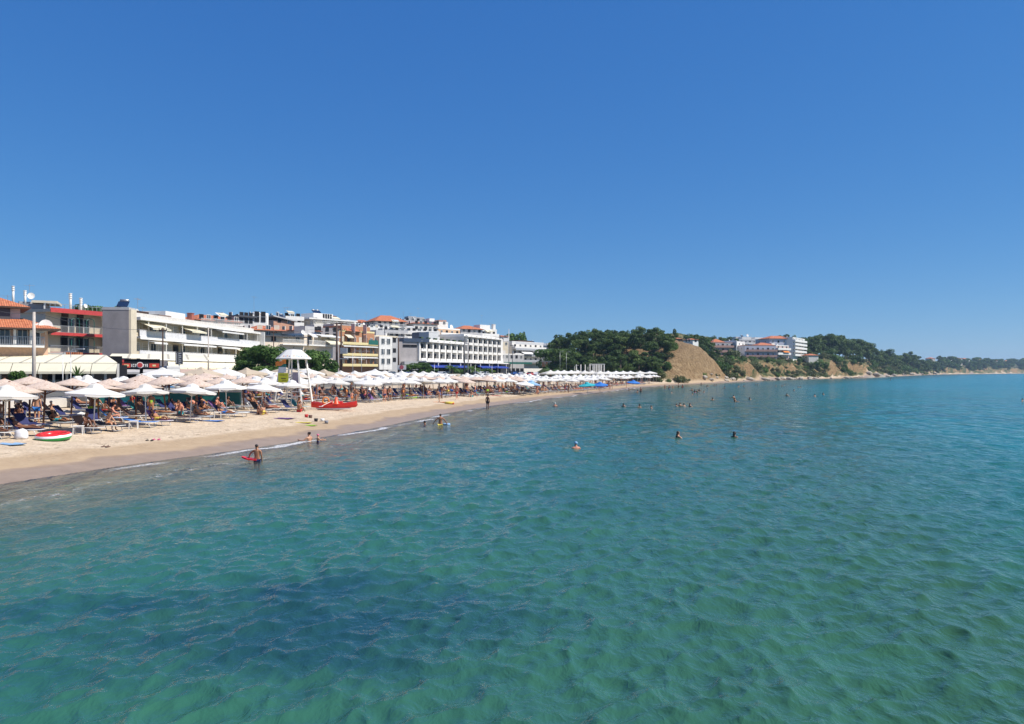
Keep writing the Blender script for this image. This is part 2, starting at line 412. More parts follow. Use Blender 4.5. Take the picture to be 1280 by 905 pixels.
    fo = t.math('MULTIPLY', fo, t.mr(t.noise(.16, 2, t.pos((1,1,1))), .46, .56))
    ln2 = t.math('SUBTRACT', 1, t.math('MULTIPLY', t.math('ABSOLUTE', t.math('ADD', dn, 3.6)), 1.6))
    fo2 = t.math('MULTIPLY', t.mr(ln2, .1, .8), t.mr(t.noise(3.5, 5, t.pos((1,.6,1)), .75), .54, .66))
    fo = t.math('MULTIPLY', t.math('MAXIMUM', fo, t.math('MULTIPLY', fo2, .45)), .78)
    df = t.n('ShaderNodeBsdfDiffuse'); df.inputs['Color'].default_value = (.8,.8,.8,1)
    m3 = t.n('ShaderNodeMixShader'); t.l(fo, m3.inputs[0]); t.l(m2.outputs[0], m3.inputs[1]); t.l(df.outputs[0], m3.inputs[2])
    m3.inputs[0].links[0].from_node.use_clamp = True
    t.l(m3.outputs[0], t.out.inputs['Surface'])
    return t.m
sa = np.concatenate([np.radians(np.arange(-80, 42, 2.0)), np.radians(np.arange(42, 138, .125)), np.radians(np.arange(138, 280.1, 2.0))])
sr = np.concatenate([[.5, 2, 3.5], 5*np.exp(np.arange(0, math.log(130/5), .0042)), 130*np.exp(np.arange(.02, math.log(9000/130), .02))])
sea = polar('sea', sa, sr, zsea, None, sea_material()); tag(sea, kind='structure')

# ================================================================ materials of the town and the beach
WHITE = mat('white paint', (.78,.75,.69), .6, .07, 1.2); CREAM = mat('cream plaster', (.66,.57,.42), .75, .08, .8)
PALE = mat('pale plaster', (.62,.58,.52), .75, .09, .6); GREY = mat('grey render', (.30,.275,.27), .85, .14, .5, .1)
LGREY = mat('light grey plaster', (.46,.45,.44), .8, .1, .6); DGREY = mat('dark grey paint', (.07,.07,.075), .5)
YEL = mat('yellow balcony paint', (.72,.60,.30), .65, .06); ORW = mat('orange brown plaster', (.46,.22,.11), .75)
REDP = mat('red balcony edge', (.50,.055,.05), .5); PINK = mat('pinkish plaster', (.60,.44,.38), .75)
VIOL = mat('pale blue grey plaster', (.50,.50,.56), .75); CRE2 = mat('cream awning cloth', (.80,.74,.56), .8, .05, 1, 0, 0, .3, .2)  # VIOL has the violet shade of the clifftop fronts mixed into its colour
AWH = mat('white awning cloth', (.80,.79,.76), .8, .05, 1, 0, 0, .3, .2); BLUE = mat('blue awning cloth', (.02,.05,.30), .7)
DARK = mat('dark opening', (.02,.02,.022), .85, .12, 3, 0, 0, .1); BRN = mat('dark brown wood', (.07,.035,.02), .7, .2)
MET = mat('galvanised metal', (.45,.45,.45), .4, .1, 2, 0, .6); CONC = mat('pole concrete', (.50,.44,.38), .85, .12, 2, .1)
GREEND = mat('green paint', (.02,.13,.10), .5); SHUT = mat('beige shutter', (.55,.47,.34), .7); SOLAR = mat('solar panel glass', (.015,.03,.07), .12)
ORA = mat('orange cloth', (.75,.24,.04), .7); DBLUE = mat('dark blue panel', (.05,.075,.12), .5)
def glass_mat():
    t = NT('window glass'); f = t.noise(.25, 2, t.pos()); t.set(color=t.ramp(f, [(.4, (.015,.02,.025)), (.6, (.06,.075,.085))]), rough=.08, spec=.6); return t.m
GLASS = glass_mat()
def tile_mat():
    t = NT('clay roof tiles'); v = t.coord('Object'); w = t.n('ShaderNodeTexWave', wave_type='BANDS', bands_direction='X'); w.inputs['Scale'].default_value = 1.4; w.inputs['Distortion'].default_value = .6; t.l(v, w.inputs['Vector'])
    n = t.noise(2.5, 4, v); c = t.ramp(n, [(.3, (.36,.10,.04)), (.55, (.56,.18,.075)), (.75, (.62,.27,.13))])
    c = t.mix(.35, c, t.ramp(w.outputs['Fac'], [(.1, (.45,.4,.4)), (.5, (1,1,1))]), 'MULTIPLY')
    t.set(color=c, rough=.8, normal=t.bump(w.outputs['Fac'], .6, .08)); return t.m
TILE = tile_mat()
def brick_mat():
    t = NT('red brick'); v = t.coord('Object'); b = t.n('ShaderNodeTexBrick'); b.inputs['Scale'].default_value = 3; b.inputs['Color1'].default_value = (.42,.17,.09,1)
    b.inputs['Color2'].default_value = (.52,.25,.14,1); b.inputs['Mortar'].default_value = (.45,.40,.34,1); mp = t.coord('Object', (1,1,1), (R(90),0,0)); t.l(mp, b.inputs['Vector'])
    t.set(color=b.outputs['Color'], rough=.85); return t.m
BRICK = brick_mat()
def stripe_mat(name, a, b_, sc):
    t = NT(name); v = t.coord('Object'); w = t.n('ShaderNodeTexWave', wave_type='BANDS', bands_direction='X'); w.inputs['Scale'].default_value = sc; t.l(v, w.inputs['Vector'])
    t.set(color=t.ramp(w.outputs['Fac'], [(.94, a), (.985, b_)]), rough=.8); return t.m
CANOPY = stripe_mat('cream canopy with seams', (.76,.70,.52), (.42,.38,.30), .14)
def thatch_mat():
    t = NT('reed thatch'); v = t.coord('Object'); n = t.noise(9, 5, t.coord('Object', (1,1,.3)), .7)
    t.set(color=t.ramp(n, [(.3, (.34,.24,.18)), (.5, (.56,.43,.34)), (.72, (.70,.57,.47))]), rough=.95, normal=t.bump(n, .5, .04)); return t.m
THATCH = thatch_mat()
WCLOTH = mat('white parasol cloth', (.86,.84,.80), .8, .05, 1, 0, 0, .2, .25); TAN = mat('tan parasol cloth', (.60,.50,.38), .85, .06, 1, 0, 0, .2, .2)
POLEW = mat('white pole paint', (.75,.75,.73), .4); WOOD = mat('brown wood pole', (.20,.085,.04), .7, .2, 4)

# ================================================================ buildings
_WM = {}
def win_mesh(kind, w, h):
    k = (kind, round(w, 1), round(h, 1))
    if k in _WM: return _WM[k]
    w, h = k[1], k[2]; m = MB(); fr = WHITE; gl = GLASS
    if kind == 'brown': fr = BRN
    if kind == 'dark': fr = DGREY; gl = DARK
    if kind == 'shutter': gl = SHUT
    if kind == 'bay': fr = DGREY; gl = DARK
    t = .07; y = -.05
    m.mi = 0
    m.box(-w/2, w/2, y, .10, 0, t); m.box(-w/2, w/2, y, .10, h-t, h)
    m.box(-w/2, -w/2+t, y, .10, t, h-t); m.box(w/2-t, w/2, y, .10, t, h-t)
    if kind in ('win', 'brown', 'door') and w > .9: m.box(-.035, .035, y, .10, t, h-t)
    m.mi = 1; m.box(-w/2+t, w/2-t, -.02, .08, t, h-t)
    if kind == 'shutter':
        m.mi = 0
        for i in range(int(h/.28)): m.box(-w/2+t, w/2-t, -.035, -.022, .12+i*.28, .16+i*.28)
    o = m.build('window', [fr, gl]); me = o.data; bpy.data.objects.remove(o)
    _WM[k] = me; return me
class Bld:
    def __init__(s, name, label, cat, A, B, z0=None, group='buildings of the seaside town'):
        s.A = Vector((A[0], A[1])); s.B = Vector((B[0], B[1])); d = s.B-s.A; s.W = d.length; s.rz = math.atan2(d.y, d.x); s.dir = d/s.W
        c = (s.A+s.B)/2
        s.z0 = gz(c.x, c.y)-.3 if z0 is None else z0
        s.root = empty(name, (s.A.x, s.A.y, s.z0), s.rz, label, cat, group)
    def u(s, px):
        k = (px-640)/FPX; d = s.dir; a = s.A      # a + t d on the ray (k Y, Y)
        return (k*a.y-a.x)/(d.x-k*d.y)
    def Y(s, u): return s.A.y+s.dir.y*u
    def z(s, py, u): return PZ(py, s.Y(u))
    def part(s, name, fn, mats, par=None):
        m = MB(); fn(m)
        m.v = [(x, y, z-s.z0) for x, y, z in m.v]
        return m.build(name, mats, par or s.root)
    def box(s, name, u0, u1, v0, v1, z0, z1, m): return s.part(name, lambda b: b.box(u0, u1, v0, v1, z0, z1), m)
    def body(s, D, zt, m, u0=0, u1=None, v0=0, zb=None, parapet=.35, pm=None, name='wall'):
        u1 = s.W if u1 is None else u1; zb = s.z0-1.5 if zb is None else zb
        w = s.box(name, u0, u1, v0, v0+D, zb, zt, m)
        if parapet:
            def f(b):
                t = .18; e = .04
                b.box(u0-e, u1+e, v0-e, v0+t, zt-.12, zt+parapet); b.box(u0-e, u1+e, v0+D-t, v0+D+e, zt-.12, zt+parapet)
                b.box(u0-e, u0+t, v0+t, v0+D-t, zt-.12, zt+parapet); b.box(u1-t, u1+e, v0+t, v0+D-t, zt-.12, zt+parapet)
            s.part('roof_edge', f, pm or m)
        return w
    def win(s, u, z, w=1.2, h=1.3, kind='win', side=None, v=0):
        o = bpy.data.objects.new('french_door' if h > 1.8 else 'window', win_mesh(kind, w, h)); COL.objects.link(o); adopt(o, s.root)
        if side is None: o.location = (u, v-.06, z-s.z0)
        elif side == 'L': o.location = (v-.06, u, z-s.z0); o.rotation_euler = (0, 0, R(-90))
        else: o.location = (v+.06, u, z-s.z0); o.rotation_euler = (0, 0, R(90))
        return o
    def row(s, u0, u1, n, z, w=1.2, h=1.3, kinds=('win',), v=0, side=None):
        for i in range(n): s.win(u0+(u1-u0)*(i+.5)/n, z, w, h, kinds[i % len(kinds)], side, v)
    def balc(s, u0, u1, z, d=1.4, rail='solid', edge=None, fill=None, h=1.0, v=0, posts=0, zt=None):
        edge = edge or WHITE; fill = fill or edge
        def f(b):
            b.mi = 0; b.box(u0, u1, v-d, v-.005, z-.18, z+.04); b.mi = 1
            if rail == 'solid':
                b.box(u0, u1, v-d-.02, v-d+.08, z+.04, z+h); b.box(u0-.02, u0+.08, v-d+.08, v-.01, z+.04, z+h); b.box(u1-.08, u1+.02, v-d+.08, v-.01, z+.04, z+h)
            else:
                b.box(u0, u1, v-d, v-d+.05, z+h-.06, z+h); b.box(u0, u1, v-d+.005, v-d+.045, z+.12, z+.16)
                n = max(2, int((u1-u0)/(.16 if rail == 'bars' else .6)))
                for i in range(n+1):
                    x = u0+(u1-u0)*i/n; b.box(x-.02, x+.02, v-d+.01, v-d+.04, z+.04, z+h-.06)
                b.box(u0, u0+.04, v-d+.05, v-.01, z+h-.06, z+h); b.box(u1-.04, u1, v-d+.05, v-.01, z+h-.06, z+h)
                if rail == 'panel': b.box(u0+.05, u1-.05, v-d+.012, v-d+.035, z+.16, z+h-.10)
        o = s.part('balcony', f, [edge, fill])
        if posts:
            for i in range(posts+1):
                x = u0+.05+(u1-u0-.1)*i/posts
                s.part('post', lambda b: b.box(x-.05, x+.05, v-d+.09, v-d+.19, z+.04, zt), edge)
        return o
    def awn(s, u0, u1, z, out=1.5, drop=.7, m=None, v=0, name='awning'):
        def f(b):
            b.add([(u0, v-.02, z), (u1, v-.02, z), (u1, v-out, z-drop), (u0, v-out, z-drop), (u0, v-.02, z-.04), (u1, v-.02, z-.04), (u1, v-out, z-drop-.04), (u0, v-out, z-drop-.04)],
                  [(0,3,2,1),(4,5,6,7),(0,1,5,4),(1,2,6,5),(2,3,7,6),(3,0,4,7)])
            b.box(u0, u1, v-out-.03, v-out-.003, z-drop-.25, z-drop)
        return s.part(name, f, m or AWH)
    def hip(s, u0, u1, v0, v1, z, h, over=.5, m=None, ridge=.45, name='roof'):
        u0 -= over; u1 += over; v0 -= over; v1 += over; ii = min((v1-v0)/2, (u1-u0)/2*.95)*(.9)
        c = (v0+v1)/2
        def f(b):
            P = [(u0,v0,z),(u1,v0,z),(u1,v1,z),(u0,v1,z),(u0+ii,c,z+h),(u1-ii,c,z+h),(u0,v0,z-.18),(u1,v0,z-.18),(u1,v1,z-.18),(u0,v1,z-.18)]
            b.add(P, [(0,1,5,4),(1,2,5),(2,3,4,5),(3,0,4)]); b.mi = 1
            b.add(P, [(6,7,1,0),(7,8,2,1),(8,9,3,2),(9,6,0,3),(9,8,7,6)])
        return s.part(name, f, [m or TILE, BRN])
    def tank(s, u, v, z, rz=0):
        def f(b):
            b.mi = 0; b.add([(u-1,v-.9,z+.25),(u+1,v-.9,z+.25),(u+1,v+.3,z+1.35),(u-1,v+.3,z+1.35),(u-1,v-.85,z+.17),(u+1,v-.85,z+.17),(u+1,v+.35,z+1.27),(u-1,v+.35,z+1.27)],
                  [(0,1,2,3),(4,7,6,5),(0,4,5,1),(1,5,6,2),(2,6,7,3),(3,7,4,0)])
            b.mi = 1; b.tube([(u-.75,v+.5,z+1.5),(u+.75,v+.5,z+1.5)], .27, 10)
            for x in (-.7,.7):
                b.tube([(u+x,v+.5,z),(u+x,v+.5,z+1.3)], .03, 4); b.tube([(u+x,v-.8,z),(u+x,v-.8,z+.3)], .03, 4)
        def g(b): f(b); b.v = [(u+(a-u)*.72, v+(c-v)*.72, z+(e-z)*.72) for a, c, e in b.v]
        s.part('water_heater', g, [SOLAR, MET])
    def ant(s, u, v, z, h=3):
        def f(b):
            b.tube([(u,v,z),(u,v,z+h)], .03, 5)
            b.tube([(u-.7,v,z+h-.2),(u+.7,v,z+h-.2)], .018, 4)
            for i in range(6): x = u-.6+i*.24; b.tube([(x,v-.35,z+h-.2),(x,v+.35,z+h-.2)], .012, 4)
        s.part('antenna', f, MET)
    def dish(s, u, v, z, r=.45):
        def f(b):
            b.tube([(u,v+.1,z),(u,v+.1,z+.9)], .03, 5)
            n = 12; c = (u, v, z+1)
            P = [(c[0]+q*math.cos(6.283*k/n), c[1]-(q/r)**2*.12+.1+.25*q*math.sin(6.283*k/n), c[2]+q*math.sin(6.283*k/n)) for q in (.02, r*.6, r) for k in range(n)]
            P += [(x, y+.03, zz) for x, y, zz in P]
            F = []
            for o_ in (0, 3*n):
                for a in range(2):
                    for k in range(n):
                        q = (o_+a*n+k, o_+a*n+(k+1) % n, o_+(a+1)*n+(k+1) % n, o_+(a+1)*n+k); F.append(q if o_ else q[::-1])
            b.add(P, F, True); b.tube([(u,v+.1,z+.8),(u,v-.35,z+.95)], .015, 4)
        s.part('satellite_dish', f, WHITE)
    def chim(s, u, v, z, h=1.5, w=.5, m=None):
        def f(b): b.box(u-w/2, u+w/2, v-w/2, v+w/2, z-.1, z+h); b.box(u-w/2-.08, u+w/2+.08, v-w/2-.08, v+w/2+.08, z+h, z+h+.1)
        s.part('chimney', f, m or WHITE)
    def flue(s, u, v, z, h=2.2):
        def f(b):
            b.tube([(u,v,z),(u,v,z+h)], .17, 8)
            for i in range(3): b.tube([(u,v,z+h-.1-i*.3),(u,v,z+h-.02-i*.3)], .24, 8)
        s.part('flue', f, WHITE)
def P2(px, Y): return (PX(px, Y), Y)

# ---- tiled taverna at the left edge
b = Bld('taverna_house', 'two-tier terracotta hip-roofed taverna at the left edge behind the cream canopy', 'house', P2(-75, 78), P2(60, 84))
W = b.W; e1 = b.z(412, W); b.body(9, e1, mat('salmon plaster', (.62,.40,.28)), parapet=0); b.hip(0, W, -1.2, 9, e1+.02, 1.9, 1.0)
uu = b.u(47); b.box('upper_wall', 1, uu-1.5, 1.5, 8, e1+.9, e1+2.6, PALE); b.hip(1, uu-1.5, 1.5, 8, e1+2.5, 1.5, .9)
zb = b.z(433, W); b.balc(0, W-.5, zb, 1.5, 'bars', WHITE, MET)
for px in (-60,-40,-20,6,28,44): b.win(b.u(px), zb+.08, 1.0, 2.0, 'win')
for px in (-50,-8,17,37): b.box('column', b.u(px)-.12, b.u(px)+.12, -1.45, -1.2, zb+.05, e1-.05, WHITE)
b.box('pediment', b.u(-10), b.u(14), 1.2, 1.46, e1+1.0, e1+2.3, DGREY)
b.dish(b.u(49), -1.0, zb+1.0, .62); b.dish(b.u(56), -1.0, zb+1.3, .68)
# ---- grey building with roof terrace
b = Bld('apartment_block', 'weathered grey block with white flues and a dish on its roof, behind the tiled taverna', 'apartment block', P2(12, 112), P2(57, 114))
zt = b.z(383, 0); b.body(12, zt, GREY, parapet=.5); b.box('roof_room', b.u(20), b.u(50), 2, 8, zt, b.z(375, 0), LGREY)
b.part('roof_slab', lambda m: m.box(b.u(40), b.u(72), -.5, 6, b.z(377.5, 0), b.z(374.5, 0)), CREAM); b.box('post', b.u(55), b.u(57), -.3, 0, zt-4, b.z(377.6, 0), WHITE)
b.flue(b.u(15), 1, zt, 3.2); b.flue(b.u(30), 1, zt, 2.6); b.dish(b.u(37), 1.5, b.z(376, 0), .5); b.ant(b.u(33), 3, b.z(375, 0), 2.8); b.ant(b.u(5), 3, zt, 2)
# ---- red edged balconies
b = Bld('apartment_block', 'cream apartment block with three red-edged balcony slabs and green-framed doors', 'apartment block', P2(57, 98), P2(127, 106))
W = b.W; zt = b.z(390, 0); b.body(10, zt, CREAM, parapet=0)
b.part('roof_slab', lambda m: m.box(-.3, W, -1.3, 10.2, zt, zt+.40), CREAM); b.part('slab_edge', lambda m: m.box(-.35, W+.05, -1.38, -1.31, zt-.05, zt+.55), REDP)
b.part('roof_railing', lambda m: [m.box(0, W, .1, .15, zt+1.2, zt+1.25)]+[m.box(i*W/12, i*W/12+.04, .1, .15, zt+.45, zt+1.2) for i in range(13)], MET)
for k, py in enumerate((416, 441)):
    z = b.z(py, 0); b.balc(-.3, W, z, 1.3, 'bars', CREAM, MET); b.part('slab_edge', lambda m: m.box(-.32, W+.01, -1.38, -1.31, z-.3, z+.1), REDP)
    for px in (84, 103):
        u = b.u(px); b.win(u-.5, z+.06, 1.0, 2.1, 'dark'); b.win(u+.55, z+.06, .9, 2.1, 'win')
        b.part('door_screen', lambda m: m.tube([(u-.1, -.9, z), (u-.1, -.9, z+1.9), (u+.4, -.9, z+2.2), (u+1.0, -.9, z+2.1), (u+1.1, -.9, z+1.7), (u+1.1, -.9, z)], .05, 5), GREEND)
    for px in (80, 99): b.box('air_conditioner', b.u(px)-.4, b.u(px)+.4, -.35, -.01, z+2.25, z+2.7, BRN)
    b.box('end_wall', W-.05, W+.15, -1.9, 10, z-2.8, z+2.6, WHITE)
b.flue(b.u(98), 1.5, zt+.4, 2.6); b.flue(b.u(111), 1.5, zt+.4, 2.1); b.dish(b.u(120), 2, zt+.5, .3)
# ---- grey gable block
b = Bld('apartment_block', 'blank grey gable wall with a solar heater on top, left of the long white block', 'apartment block', P2(128, 100.4), P2(161, 100.8))
zt = b.z(386, 0); b.body(2.2, zt, GREY, parapet=.25, pm=LGREY); b.tank(b.u(150), 1.2, zt+.2); b.box('corner_strip', b.W-.01, b.W+.25, .1, 2.1, b.z0, zt, CREAM)
# ---- long white balconied block facing the beach
b = Bld('apartment_block', 'long white three-storey block with continuous balconies and cream awnings, parallel to the beach', 'apartment block', P2(164, 105.6), P2(316, 146))
W = b.W; zt = 11.75; z2 = 8.95; z1 = 6.05; b.body(13, zt-.4, CREAM, parapet=0)
b.part('roof_slab', lambda m: m.box(-.2, W+.2, -1.5, 13.1, zt-.4, zt), WHITE); b.part('roof_parapet', lambda m: m.box(-.1, W, -.2, .05, zt, zt+.7), mat('roof parapet', (.6,.56,.5)))
kd = ('brown','shutter','shutter','door','shutter','door','shutter')
for z in (z1, z2):
    b.balc(-.2, W+.1, z, 1.4, 'panel', WHITE, mat('white balcony panel', (.68,.67,.66), .5), 1.0); b.part('slab_edge', lambda m: m.box(-.2, W+.1, -1.48, -1.405, z-.35, z+.12), WHITE)
    n = 19
    for i in range(n): b.win(1.2+(W-2.2)*i/(n-1), z+.06, 1.5, 2.1, kd[(i*3+int(z)) % 7], None)
    for i in range(9): b.box('post', 2.2+i*4.7, 2.32+i*4.7, -1.3, -1.18, z+.06, z+2.5, WHITE)
for a, c, z, o_, dr in ((b.u(171), b.u(195), zt-.45, 2.4, 1.0), (b.u(222), b.u(241), zt-.6, 2.4, .7), (b.u(288), b.u(315), z2-.35, 3.0, 1.3), (b.u(175), b.u(192), z2-.38, 2.2, .3), (b.u(262), b.u(286), z2-.38, 2.2, .3), (b.u(262), b.u(290), zt-.45, 2.3, .3), (b.u(213), b.u(255), z2-.38, 2.2, .25)):
    b.awn(a, c, z, o_, dr, CRE2 if o_ > 2.3 else AWH)
b.part('end_wall', lambda m: m.box(W+.1, W+.35, -2.3, 13, b.z0, zt+.05), WHITE)
b.awn(1, W, z1-.25, 6.5, 1.25, CANOPY, name='canopy'); b.part('fascia', lambda m: m.box(1, W, -6.7, -6.54, 3.6, 4.35), PINK)
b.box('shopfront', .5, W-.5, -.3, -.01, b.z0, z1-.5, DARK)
for i in range(10): b.box('column', 1.5+i*4.3, 1.75+i*4.3, -6.5, -6.25, b.z0, 3.7, WHITE)
for px in (196, 202, 250, 290): b.ant(b.u(px), 3, zt, 3.4 if px < 200 else 2.2)
b.tank(b.u(204), 2.5, zt, 0); b.dish(b.u(180), 1, zt); b.chim(b.u(249), 1.5, zt, 2.0, .8, mat('brick chimney', (.40,.12,.08)))
b.box('roof_room', b.u(222), b.u(246), 2, 6, zt, zt+1.9, WHITE); b.box('roof_planter', b.u(176), b.u(190), .5, 2, zt, zt+1.1, BRN); b.box('roof_planter', b.u(203), b.u(218), .5, 2, zt, zt+1.0, mat('rusty roof clutter', (.25,.17,.13)))
# ---- pavilion with the cream canopy
b = Bld('restaurant_pavilion', 'long beach taverna under a cream pleated canopy on white columns, at the left edge', 'restaurant', P2(-90, 74), P2(147, 80), None)
W = b.W; D = 8; zr = 5.95; zm = 4.95; zl = 3.95
b.part('canopy', lambda m: m.add([(0,0,zm),(W,0,zm),(W-2.2,D,zr),(0,D,zr),(0,0,zm-.06),(W,0,zm-.06),(W-2.2,D,zr-.06),(0,D,zr-.06)], [(0,1,2,3),(4,7,6,5),(0,4,5,1),(1,5,6,2),(2,6,7,3),(3,7,4,0)]), CANOPY)
n = 7
for i in range(n): b.awn(W*i/n+.03, W*(i+1)/n-.03, zm-.08, 1.1, .85, CRE2)
for i in range(n*2+1): b.box('column', W*i/n/2-.11, W*i/n/2+.11, .2, .42, b.z0, zm-.1, WHITE)
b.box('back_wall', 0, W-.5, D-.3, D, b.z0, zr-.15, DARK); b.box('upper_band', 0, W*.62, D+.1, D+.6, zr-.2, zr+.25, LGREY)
b.part('ramp_arm', lambda m: [m.tube([(W*i/n-.2, .1, zm-.05), (W*i/n+.3, -1.05, zl)], .04, 5) for i in range(1, n)], BRN)
b.box('gable_roof', b.u(54), b.u(80), D+1, D+3, zr, zr+.3, TILE)
b.box('counter', 1, W-2, 3, 3.6, b.z0, b.z0+1.1, mat('grey counter', (.25,.27,.28)))
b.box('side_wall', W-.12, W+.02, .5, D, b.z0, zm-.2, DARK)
# ---- snack bar with the red sign
b = Bld('snack_bar', 'snack bar with long red and black sign board over grey awnings, beside the cream canopy', 'snack bar', P2(147, 90), P2(200, 92))
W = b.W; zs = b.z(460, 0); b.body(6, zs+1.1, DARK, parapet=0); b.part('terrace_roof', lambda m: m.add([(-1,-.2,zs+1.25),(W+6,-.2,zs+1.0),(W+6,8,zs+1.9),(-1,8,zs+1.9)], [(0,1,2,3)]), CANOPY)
sg = b.part('sign_board', lambda m: m.box(0, W, -.45, -.25, zs, zs+.62), mat('black sign board', (.03,.025,.03), .4))
def slab(bb, n, u0, u1, z0, z1, m, dv=.03, par=None): return bb.part(n, lambda q: q.box(u0, u1, -.45-dv, -.451, z0, z1), m, par)
slab(b, 'sign_panel', .1, W*.30, zs+.06, zs+.56, mat('red sign', (.62,.06,.03), .5), par=sg); slab(b, 'sign_panel', W*.74, W-.1, zs+.06, zs+.56, mat('red sign', (.62,.06,.03), .5), par=sg)
def letters(q):     # unreadable at this distance in the photograph: broken light strokes
    r = random.Random(3)
    for a, c in ((.32, .49), (.56, .73)):
        x = W*a
        while x < W*c-.1:
            w = r.uniform(.09, .17)
            for k in range(3):
                if r.random() < .75: q.box(x, x+w, -.49, -.452, zs+.14+k*.13, zs+.14+k*.13+r.uniform(.05, .1))
            q.box(x, x+.045, -.492, -.4525, zs+.13, zs+.48); x += w+.07
b.part('sign_lettering', letters, WHITE, sg); slab(b, 'sign_panel', W*.15, W*.26, zs+.2, zs+.42, YEL, .05, sg); slab(b, 'sign_panel', W*.82, W*.90, zs+.2, zs+.42, YEL, .05, sg)
b.part('emblem', lambda q: q.tube([(W*.525,-.455,zs+.36),(W*.525,-.56,zs+.36)], .38, 16), WHITE, sg); b.part('emblem_disc', lambda q: q.tube([(W*.525,-.561,zs+.36),(W*.525,-.6,zs+.36)], .29, 16), REDP, sg)
b.awn(.5, W*.52, zs-.08, 1.6, .4, LGREY); b.awn(W*.6, W-.2, zs-.08, 1.6, .4, LGREY); b.box('pier', W, W+.9, -.2, 5, b.z0, zs+.9, GREY); b.box('side_sign', -.05, .7, -.4, -.2, zs+.66, zs+1.0, REDP)
b = Bld('kiosk', 'small white flat-roofed kiosk with a dark serving hatch beside the snack bar', 'kiosk', P2(209, 88), P2(225, 89))
zt = b.z(458.5, 0); b.body(2.5, zt, WHITE, parapet=.12); b.win(b.W*.5, zt-1.6, 1.2, 1.0, 'dark'); b.box('fridge', .1, .7, -.7, -.05, b.z0, zt-1.3, mat('blue fridge', (.05,.25,.5)))

# ---- blocks: name, label, A, B, py of the top, depth, wall, storeys [(py, kind...)]
def simple(label, pa, Ya, pb, Yb, py, D, wall, levels=(), nwin=3, kinds=('win',), bal=None, extra=None, cat='apartment block', parapet=.35, edge=None, wh=(1.1, 1.9), name='apartment_block', side=True, bd=1.4, bh=1.0):
    b = Bld(name, label, cat, P2(pa, Ya), P2(pb, Yb)); zt = b.z(py, 0); b.body(D, zt, wall, parapet=parapet, pm=edge)
    for lv in levels:
        z = b.z(lv, 0)
        if bal: b.balc(0, b.W, z, bd, bal, edge or WHITE, edge or WHITE, bh)
        b.row(.2, b.W-.2, nwin, z+(.05 if bal else .9), wh[0], wh[1] if bal else 1.2, kinds)
        if side:
            b.row(1, D-1, 2, z+.9, 1.0, 1.2, ('win',), 0, 'L'); b.row(1, D-1, 2, z+.9, 1.0, 1.2, ('win',), b.W, 'R')
    if extra: extra(b, zt)
    rc = random.Random(int(pa*13+Ya))
    if parapet and D > 6 and b.W > 5:
        for _ in range(rc.randint(1, 4)):
            u_ = rc.uniform(1, b.W-1.2); v_ = rc.uniform(1.5, D-2); k_ = rc.random()
            if k_ < .35: b.tank(u_, v_, zt)
            elif k_ < .6: b.ant(u_, v_, zt, rc.uniform(2, 3.5))
            elif k_ < .75: b.dish(u_, v_, zt)
            elif k_ < .9: b.chim(u_, v_, zt, rc.uniform(.9, 1.8), .6)
            else: b.flue(u_, v_, zt, 1.6)
        if rc.random() < .6: u_ = rc.uniform(.3, b.W*.5); b.box('roof_room', u_, u_+min(3.2, b.W*.35), D*.4, D*.75, zt, zt+rc.uniform(1.3, 2.2), rc.choice((WHITE, PALE, LGREY)))
    if bal and Ya < 300:
        for lv in levels:
            for _ in range(rc.randint(0, 2)):
                u_ = rc.uniform(.5, b.W-2.5); b.awn(u_, u_+rc.uniform(1.8, 2.6), b.z(lv, 0)+2.55, 1.3, rc.uniform(.3, .8), rc.choice((AWH, CRE2, CRE2)))
    return b
def ex_hip(h=1.6, over=.6): return lambda b, zt: b.hip(0, b.W, 0, 8, zt, h, over)
b = simple('brick-red hip-roofed roof house with a dark railed terrace, above the long white block', 246, 160, 300, 170, 399.5, 8, ORW, (403.5,), 6, ('dark','win'), 'bars', ex_hip(1.5), 'house', 0, name='house')
simple('dark-roofed low penthouse left of the white stair tower', 298, 172, 317, 176, 396, 8, LGREY, (401, 408), 3, ('dark',), None, lambda b, zt: b.part('roof_slab', lambda m: m.box(-.5, b.W+.5, -.6, 8, zt, zt+.4), DGREY), parapet=0)
def tower(b, zt):
    b.part('stair_tower', lambda m: m.tube([(b.W*.82, 1.5, b.z0), (b.W*.82, 1.5, b.z(390.5, 0))], 1.35, 14), PALE); b.part('water_tank', lambda m: m.tube([(b.W*.35, 1.5, zt), (b.W*.35, 1.5, b.z(389.5, 0))], .95, 12), WHITE)
    b.ant(b.W*.35, 3, zt+1, 4)
simple('white stepped house with a round stair tower and roof tank on the skyline', 316, 176, 334, 178, 395, 7, WHITE, (400, 407), 2, ('dark',), None, tower, cat='house', name='house')
simple('cream house with a broad shallow terracotta roof behind the long cream house', 318, 158, 352, 162, 412.5, 8, CREAM, (418, 425), 3, ('shutter','win'), None, ex_hip(1.3, 1.0), 'house', 0, name='house')
simple('unfinished red brick upper storey with a dark mono-pitch roof', 342, 190, 368, 196, 400, 9, BRICK, (407,), 2, ('dark','win'), None, lambda b, zt: b.part('roof_slab', lambda m: m.add([(-.8,-.8,zt+.9),(b.W+.3,-.8,zt-.1),(b.W+.3,9,zt-.1),(-.8,9,zt+.9),(-.8,-.8,zt+1.2),(b.W+.3,-.8,zt+.2),(b.W+.3,9,zt+.2),(-.8,9,zt+1.2)], [(0,3,2,1),(4,5,6,7),(0,1,5,4),(1,2,6,5),(2,3,7,6),(3,0,4,7)]), LGREY), parapet=0)
simple('pale flat-roofed block with a balcony on the skyline right of the brick storey', 354, 208, 377, 212, 396, 10, LGREY, (399.5, 407, 415), 3, ('dark','win'), 'solid', lambda b, zt: b.ant(2, 3, zt, 3))
